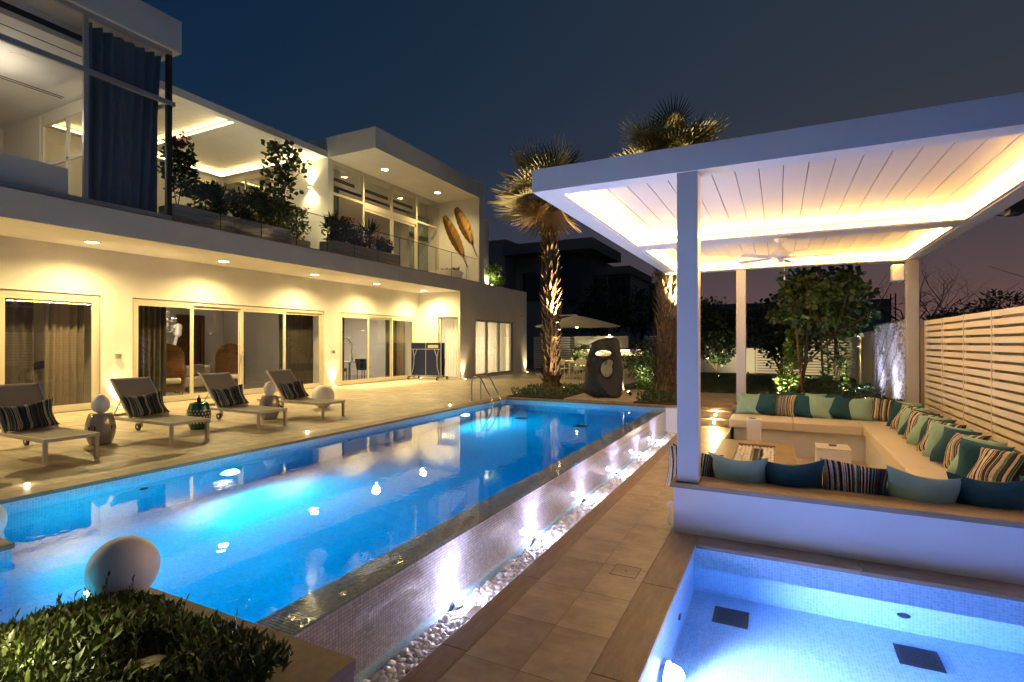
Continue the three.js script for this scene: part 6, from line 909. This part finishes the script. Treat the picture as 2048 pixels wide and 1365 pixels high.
// upper terrace planters
function spiky(x, y, d, n, l, mat, parent) { const p = []; for (let i = 0; i < n; i++) { const a = i * 2.4, e = rr(0.1, 0.9); p.push([x + 0.02 * Math.cos(a), y, d + 0.02 * Math.sin(a), l * rr(0.7, 1.1), Math.cos(a) * (1 - e), e + 0.25, Math.sin(a) * (1 - e)]); } foliage(parent, SPK, mat, p, 0.12, 'blades', 0.3); }
const SPK = leafGeo(1, 0.09, 0.3, 0.12);
const pls = [[7.45, 8.97, 'grey plank planter nearest the glass room'], [9.15, 10.72, 'grey plank planter second along the balustrade'], [12.35, 14.0, 'grey plank planter third along the balustrade'], [14.02, 15.62, 'grey plank planter nearest the balcony sofa']];
pls.forEach(([a, b, l]) => { const t = thing('planter_box', l, 'planter', -12.75, 4.29, (a + b) / 2, 'plank planters on the upper terrace'); for (let k = 0; k < 3; k++) mk('plank', rbox(-12.46, -12.42, 4.30 + k * 0.155, 4.30 + k * 0.155 + 0.15, a, b, 0.008, 1), M.planter, t); for (const e of [a, b - 0.04]) for (let k = 0; k < 3; k++) mk('plank', rbox(-13.0, -12.461, 4.30 + k * 0.155, 4.30 + k * 0.155 + 0.15, e, e + 0.04, 0.008, 1), M.planter, t); for (let k = 0; k < 3; k++) mk('plank', rbox(-13.04, -13.001, 4.30 + k * 0.155, 4.30 + k * 0.155 + 0.15, a, b, 0.008, 1), M.planter, t); mk('soil', box(-13.0, -12.46, 4.3, 4.70, a + 0.04, b - 0.04), M.soil, t); });
[[10.95, 11.7], [11.75, 12.3]].forEach(([a, b], i) => { const t = thing('planter_box', `cream plank planter set back from the glass, ${i ? 'farther' : 'nearer'} one`, 'planter', -13.6, 4.29, a, 'cream planters on the upper terrace'); for (let k = 0; k < 3; k++) { mk('plank', rbox(-13.4, -13.36, 4.30 + k * 0.165, 4.30 + k * 0.165 + 0.155, a, b, 0.01, 1), M.slat, t); mk('plank', rbox(-13.96, -13.401, 4.30 + k * 0.165, 4.30 + k * 0.165 + 0.155, a, a + 0.04, 0.01, 1), M.slat, t); mk('plank', rbox(-13.96, -13.401, 4.30 + k * 0.165, 4.30 + k * 0.165 + 0.155, b - 0.04, b, 0.01, 1), M.slat, t); } mk('soil', box(-13.95, -13.4, 4.3, 4.72, a + 0.04, b - 0.04), M.soil, t); });
function bush(label, x, d, y, rx, ry, rd, n, mat, flowers, size = 0.11) { const t = thing('terrace_shrub', label, 'shrub', x, 4.7, d, undefined), p = clumps(x, y, d, rx, ry, rd, n, 24, size, 0.16); mk('stems', [bar([x, 4.7, d], [x + 0.15, y + ry * 0.5, d + 0.1], 0.012, 0.006), bar([x, 4.7, d], [x - 0.15, y + ry * 0.6, d - 0.15], 0.012, 0.006)], M.twig, t); foliage(t, LG.oval, mat, p, 0.8); if (flowers) { const q = []; for (let k = 0; k < 7; k++) { const a = rr(0, 6.3), cx = x + rx * rr(-0.6, 0.8), cy = y + ry * rr(0.4, 1.1), cd = d + rd * rr(-1, 1); for (let i = 0; i < 16; i++) q.push([cx + rr(-0.08, 0.08), cy + rr(-0.08, 0.08), cd + rr(-0.08, 0.08), 0.07, 0, 0.5, 0]); } foliage(t, LG.round, flowers, q, 1, 'petals'); } return t; }
bush('tall bougainvillea with crimson flowers beside the glass room', -12.8, 7.75, 5.7, 0.25, 0.75, 0.35, 46, M.leaf, M.red); bush('green shrub in the first plank planter', -12.75, 8.45, 5.1, 0.25, 0.45, 0.45, 44, M.leafLime, null); bush('green shrub in the second plank planter', -12.75, 9.6, 5.2, 0.28, 0.5, 0.5, 50, M.leaf, null); bush('trailing shrub at the end of the second plank planter', -12.75, 10.5, 5.15, 0.3, 0.5, 0.4, 46, M.leafLime, null, 0.09); bush('loose shrub in the cream planters', -13.45, 11.6, 5.25, 0.35, 0.5, 0.6, 54, M.leafLime, M.pink, 0.09); bush('shrub with pink flowers in the third plank planter', -12.75, 12.9, 5.15, 0.25, 0.45, 0.55, 50, M.leaf, M.pink); bush('dark green shrub between the third planter and the balcony planter', -12.75, 13.8, 5.05, 0.22, 0.35, 0.4, 34, M.leafDark, null, 0.09); bush('small shrub with pink flowers in the planter by the balcony sofa', -12.75, 15.0, 5.0, 0.22, 0.32, 0.5, 36, M.leaf, M.pink, 0.09);
{ const mkS = (l, x, d, y, n, len) => { const t = thing('yucca', l, 'yucca', x, 4.7, d, 'yuccas on the upper terrace'); mk('stem', cyl(0.035, 0.03, y - 4.68, x, 4.68, d, 8), M.twig, t); spiky(x, y, d, n, len, M.yucca, t); };
  mkS('yucca in the first plank planter', -12.75, 8.75, 5.05, 46, 0.62); mkS('yucca in the second plank planter', -12.75, 9.95, 5.25, 46, 0.62); mkS('low agave at the end of the second plank planter', -12.72, 10.3, 4.75, 30, 0.6); mkS('yucca in the third plank planter', -12.75, 12.6, 5.2, 40, 0.6); mkS('upright yucca in the planter by the balcony sofa', -12.75, 14.35, 5.3, 44, 0.62); mkS('low agave in the planter by the balcony sofa', -12.72, 15.3, 4.75, 30, 0.5); }
{ const t = thing('potted_tree', 'tall heart leaved plant against the upper terrace wall lamp', 'plant', -13.6, 4.7, 11.4), gs = [], e = []; branch([-13.6, 4.6, 11.3], [-13.6, 6.2, 11.4], 0.03, 0.02, gs, 2, 0.55, e); mk('stem', gs, M.twig, t); foliage(t, LG.round, leafMat('heart leaf', [0.05, 0.07, 0.02]), [...clumps(-13.55, 6.9, 11.45, 0.42, 0.85, 0.6, 46, 9, 0.15, 0.22), ...clumps(-13.4, 5.7, 10.9, 0.35, 0.5, 0.6, 30, 9, 0.14, 0.22)], 0.5, 'leaves', 0.3); }
for (const [x, d, l] of [[-13.5, 8.2, 'behind the first plank planter'], [-13.5, 10.2, 'behind the second plank planter'], [-13.4, 12.9, 'behind the third plank planter']]) gardenSpot(x, 4.45, d, [x - 0.4, 5.6, d + 0.2], [1, 0.88, 0.5], 5, 65, 'terrace spot lamp ' + l, false);
{ const t = thing('blue_pot', 'small bright blue pot among the balcony planters', 'pot', -13.3, 4.29, 14.6); mk('body', lathe([[0.001, 0], [0.14, 0], [0.19, 0.25], [0.2, 0.5], [0.17, 0.5], [0.001, 0.46]], -13.3, 4.3, 14.6, 24), std('blue glaze', [0.01, 0.08, 0.45], 0.25), t); mk('rim', lathe([[0.17, 0.5], [0.205, 0.5], [0.205, 0.53], [0.17, 0.53], [0.17, 0.5]], -13.3, 4.3, 14.6, 24), std('blue glaze rim', [0.01, 0.08, 0.45], 0.25), t); }

// ---------- back of the garden and beyond ----------
slatFence('cream slat fence at the back behind the dining set', 'x', 27.9, -12.6, -9.75, 0, 1.88, 0.13, 0.095, [-12.5, -11.2, -9.85]);
slatFence('cream slat fence at the back right of the outdoor kitchen', 'x', 29.4, -6.6, -3.9, 0, 1.92, 0.13, 0.095, [-6.5, -5.2, -4.0]);
slatFence('cream slat fence at the back behind the dark trees', 'x', 29.4, -1.05, 1.0, 0, 1.3, 0.13, 0.095, [-1, 0.95]);
slatFence('cream slat fence at the right back corner of the garden', 'x', 29.2, 1.05, 2.8, 0, 1.92, 0.13, 0.095, [1.1, 2.7]);
single('boundary_wall', box(-3.88, -1.07, 0, 1.28, 29.3, 29.5), M.stucco, 'low rendered wall at the back between the slat fences', 'wall');
single('boundary_wall', [box(-12.6, -6.0, 0, 1.3, 28.3, 28.5), box(-6.6, 2.9, 0, 1.25, 29.7, 29.9)], M.houseDark, 'dark rendered wall behind the back fence', 'wall');
{ // outdoor kitchen
  const t = thing('outdoor_kitchen', 'outdoor kitchen with white hood wall and lit stone counter', 'outdoor kitchen', -7.7, 0, 26.8); mk('hood_wall', box(-9.58, -6.75, 1.28, 1.89, 26.45, 26.6), M.stucco, t); mk('beam', box(-9.6, -5.9, 1.2, 1.28, 26.4, 27.2), M.wood, t); mk('back_panel', box(-9.6, -5.9, 0, 1.2, 27.2, 27.4), M.stucco, t); mk('counter', rbox(-9.55, -5.95, 0.82, 0.88, 26.5, 27.2, 0.008, 1), M.cope, t); mk('cabinet', box(-9.5, -6.0, 0, 0.82, 26.58, 27.2), M.stucco, t); mk('pier', [box(-9.6, -9.45, 0, 1.2, 26.5, 26.57), box(-6.05, -5.9, 0, 1.2, 26.5, 26.57)], M.stucco, t);
  const g = new RoundedBoxGeometry(0.28, 0.055, 0.03, 1, 0.006); for (let r = 0; r < 5; r++) for (let k = 0; k < 12; k++) piece('stone', g, [M.slat, M.cope, M.stucco][Math.floor(rnd() * 3)], t, -9.4 + k * 0.295 + (r % 2) * 0.14, 0.92 + r * 0.058, 27.18);
  mk('light_strip', box(-9.4, -6.1, 1.19, 1.199, 26.9, 26.93), G.led, t); area([-7.75, 1.185, 26.9], [-7.75, 0.6, 27.25], 3.2, 0.05, [1, 0.82, 0.45], 26); spot([-7.7, 1.95, 26.3], [-7.7, 1.4, 26.6], WARM, 1.5, 60, 1, 2); mk('lamp_glass', cyl(0.04, 0.04, 0.02, -7.7, 1.93, 26.42, 12), G.warm, t);
}
{ // cantilever parasol
  const x = -8.05, d = 22.5, t = thing('parasol', 'large cream parasol over the outdoor dining set', 'parasol', -9.6, 0, 23.5), n = 8, p = [], ix = [], uv = []; for (let j = 0; j <= 6; j++) for (let i = 0; i <= n * 4; i++) { const a = i / (n * 4) * 2 * PI, q = (i % 4) / 4, s = j / 6, sc = 1 - 0.045 * Math.sin(q * PI) * 2, R = 2.0 * s * sc; p.push(x + Math.cos(a) * R, 2.76 - 0.5 * Math.pow(s, 1.25) - 0.0 * q, -d + Math.sin(a) * R); uv.push(a, s); } for (let j = 0; j < 6; j++) for (let i = 0; i < n * 4; i++) { const q = j * (n * 4 + 1) + i; ix.push(q, q + n * 4 + 1, q + 1, q + 1, q + n * 4 + 1, q + n * 4 + 2); } const g = new THREE.BufferGeometry(); g.setAttribute('position', new THREE.Float32BufferAttribute(p, 3)); g.setAttribute('uv', new THREE.Float32BufferAttribute(uv, 2)); g.setIndex(ix); g.computeVertexNormals(); M.canvas.side = THREE.DoubleSide; mk('canopy', g, M.canvas, t);
  for (let k = 0; k < n; k++) { const a = k / n * 2 * PI; mk('rib', bar([x, 2.68, d], [x + 1.95 * Math.cos(a), 2.24, d - 1.95 * Math.sin(a)], 0.014, 0.01, 6), M.powder, t); } mk('pole', [bar([-10.0, 0, 23.6], [-10.0, 2.9, 23.6], 0.045), bar([-10.0, 2.85, 23.6], [x, 2.78, d], 0.035)], M.powder, t); mk('base', rbox(-10.4, -9.6, 0, 0.1, 23.2, 24, 0.02, 2), M.greyFrame, t); spot([x, 2.2, d], [x, 0, d], WARM, 4, 70, 1, 4); mk('lamp_glass', cyl(0.05, 0.05, 0.03, x, 2.22, d, 14), G.warm, t);
}
{ // dining set
  const t = thing('garden_table', 'pale garden dining table under the parasol', 'table', -7.9, 0, 22.2); mk('top', rbox(-8.6, -7.2, 0.72, 0.76, 21.6, 22.9, 0.008, 1), M.slat, t); for (const [x, d] of [[-8.52, 21.68], [-7.28, 21.68], [-8.52, 22.82], [-7.28, 22.82]]) mk('leg', box(x - 0.035, x + 0.035, 0, 0.72, d - 0.035, d + 0.035), M.slat, t);
  const c = thing('garden_chair', 'x', 'chair', 0, 0, 0, 'chairs round the garden table'); mk('seat', rbox(-0.22, 0.22, 0.43, 0.46, -0.22, 0.22, 0.01, 1), M.slat, c); mk('backrest', [rbox(-0.22, 0.22, 0.62, 0.86, 0.20, 0.225, 0.008, 1)], M.slat, c); for (const [x, d, h] of [[-0.2, -0.2, 0.43], [0.2, -0.2, 0.43], [-0.2, 0.21, 0.86], [0.2, 0.21, 0.86]]) mk('leg', bar([x, 0, d], [x, h, d], 0.014), M.slat, c);
  const ps = [[-8.3, 21.3, PI, 'nearer side left'], [-7.5, 21.3, PI, 'nearer side right'], [-8.3, 23.2, 0, 'far side left'], [-7.5, 23.2, 0, 'far side right'], [-6.85, 22.2, -PI / 2, 'end by the sculpture']]; ps.forEach(([x, d, r, w], i) => { const l = 'pale garden chair at the dining table, ' + w; if (!i) { c.position.set(x, 0, -d); c.rotation.y = r; c.userData.label = l; } else clone(c, l, x, 0, d, r); });
  for (const [x, d, l] of [[-7.95, 22.1, 'dark bowl of plants on the garden table, nearer'], [-7.5, 22.5, 'dark bowl of plants on the garden table, farther']]) { const b = thing('table_planter', l, 'bowl', x, 0.76, d); mk('bowl', lathe([[0.001, 0], [0.08, 0], [0.14, 0.1], [0.15, 0.14], [0.001, 0.12]], x, 0.76, d, 20), M.black, b); foliage(b, LG.oval, M.leafDark, clumps(x, 0.95, d, 0.12, 0.08, 0.12, 10, 12, 0.06, 0.05), 0.7); }
}
// neighbouring houses
function windows(t, list, D, off = 0.02) { for (const [x0, x1, y0, y1] of list) { const w = mk('window', [box(x0 - 0.06, x1 + 0.06, y1, y1 + 0.06, D - off, D), box(x0 - 0.06, x1 + 0.06, y0 - 0.06, y0, D - off, D), box(x0 - 0.06, x0, y0, y1, D - off, D), box(x1, x1 + 0.06, y0, y1, D - off, D)], M.darkFrame, t); mk('pane', box(x0, x1, y0, y1, D - off * 0.6, D - 0.001), M.houseGlass, w); } }
{ const t = thing('neighbour_house', 'dark flat roofed house just past the villa end wall', 'house', -18, 0, 42); mk('wall', [box(-24, -20.7, 0, 10.1, 40, 50), box(-20.7, -17.2, 0, 9.4, 42, 50)], M.houseTan, t); mk('roof_slab', box(-20.7, -12.9, 8.9, 9.75, 39.6, 48), M.houseDark, t); mk('roof_edge', box(-24.1, -20.6, 10.1, 10.3, 39.9, 50), M.houseTan, t); mk('wall', box(-17.2, -14.2, 0, 8.9, 43, 50), M.houseDark, t); windows(t, [[-19.9, -18.4, 5.2, 7.6], [-16.7, -14.8, 5.2, 8]], 41.99, 0.06); }
{ const t = thing('neighbour_house', 'dark boxy house with tall corner windows behind the sculpture', 'house', -13.5, 0, 47); mk('wall', box(-16.2, -13.0, 0, 7.3, 44, 52), M.houseDark, t); mk('wall', box(-13.0, -11.2, 3.4, 7.3, 44.6, 52), M.houseTan, t); mk('roof', box(-16.4, -11.0, 7.3, 7.95, 43.7, 52.2), M.houseDark, t); mk('lower_block', box(-13.0, -10.2, 0, 3.39, 44.3, 52), M.houseTan, t); windows(t, [[-15.9, -15.0, 4.2, 6.6], [-14.3, -13.75, 3.4, 7.0], [-13.7, -13.15, 3.4, 7.0]], 43.995, 0.06); windows(t, [[-12.9, -12.35, 3.8, 7.0], [-12.3, -11.75, 3.8, 7.0], [-11.7, -11.25, 3.8, 7.0]], 44.59, 0.06); }
{ const t = thing('neighbour_house', 'unfinished dark house with roof scaffold rail left of the second palm', 'house', -11.5, 0, 55); mk('wall', box(-13.4, -7.6, 0, 7.0, 52.5, 60), M.houseDark, t); mk('roof', box(-13.6, -9.9, 7.0, 7.3, 52, 60), M.houseDark, t); mk('scaffold', [bar([-13, 7.9, 52.2], [-9.8, 7.9, 52.2], 0.04), ...[-13, -11.9, -10.9, -9.9].map((x) => bar([x, 7.3, 52.2], [x, 8.3, 52.2], 0.04))], M.black, t); windows(t, [[-12.8, -10.9, 3.2, 5.8]], 52.49, 0.06); }
{ const t = thing('neighbour_house', 'low dark building behind the garden trees', 'house', -3, 0, 62); mk('wall', box(-9, 2.2, 0, 5.4, 60, 68), M.houseDark, t); mk('roof', box(-9.2, 2.4, 5.4, 5.6, 59.8, 68.2), M.houseDark, t); windows(t, [[-6, -4.5, 3, 4.6], [-2, -0.5, 3, 4.6]], 59.99, 0.06); }
{ const t = thing('neighbour_house', 'dark block beyond the stone wall with a lattice mast beside it', 'house', 8, 0, 62); mk('wall', box(5.6, 9.3, 0, 5.5, 60, 68), M.houseDark, t); mk('roof', box(5.5, 9.4, 5.5, 5.65, 59.9, 68.1), M.houseDark, t); windows(t, [[6.6, 7.8, 3.4, 4.8]], 59.99, 0.06); }

scene.traverse((o) => { if (o.isMesh) { o.castShadow = true; o.receiveShadow = true; if (o.material.transmission > 0 && !o.material.thickness && o.material.roughness > 0.3) o.material.side = THREE.DoubleSide; } });
renderer.render(scene, camera);
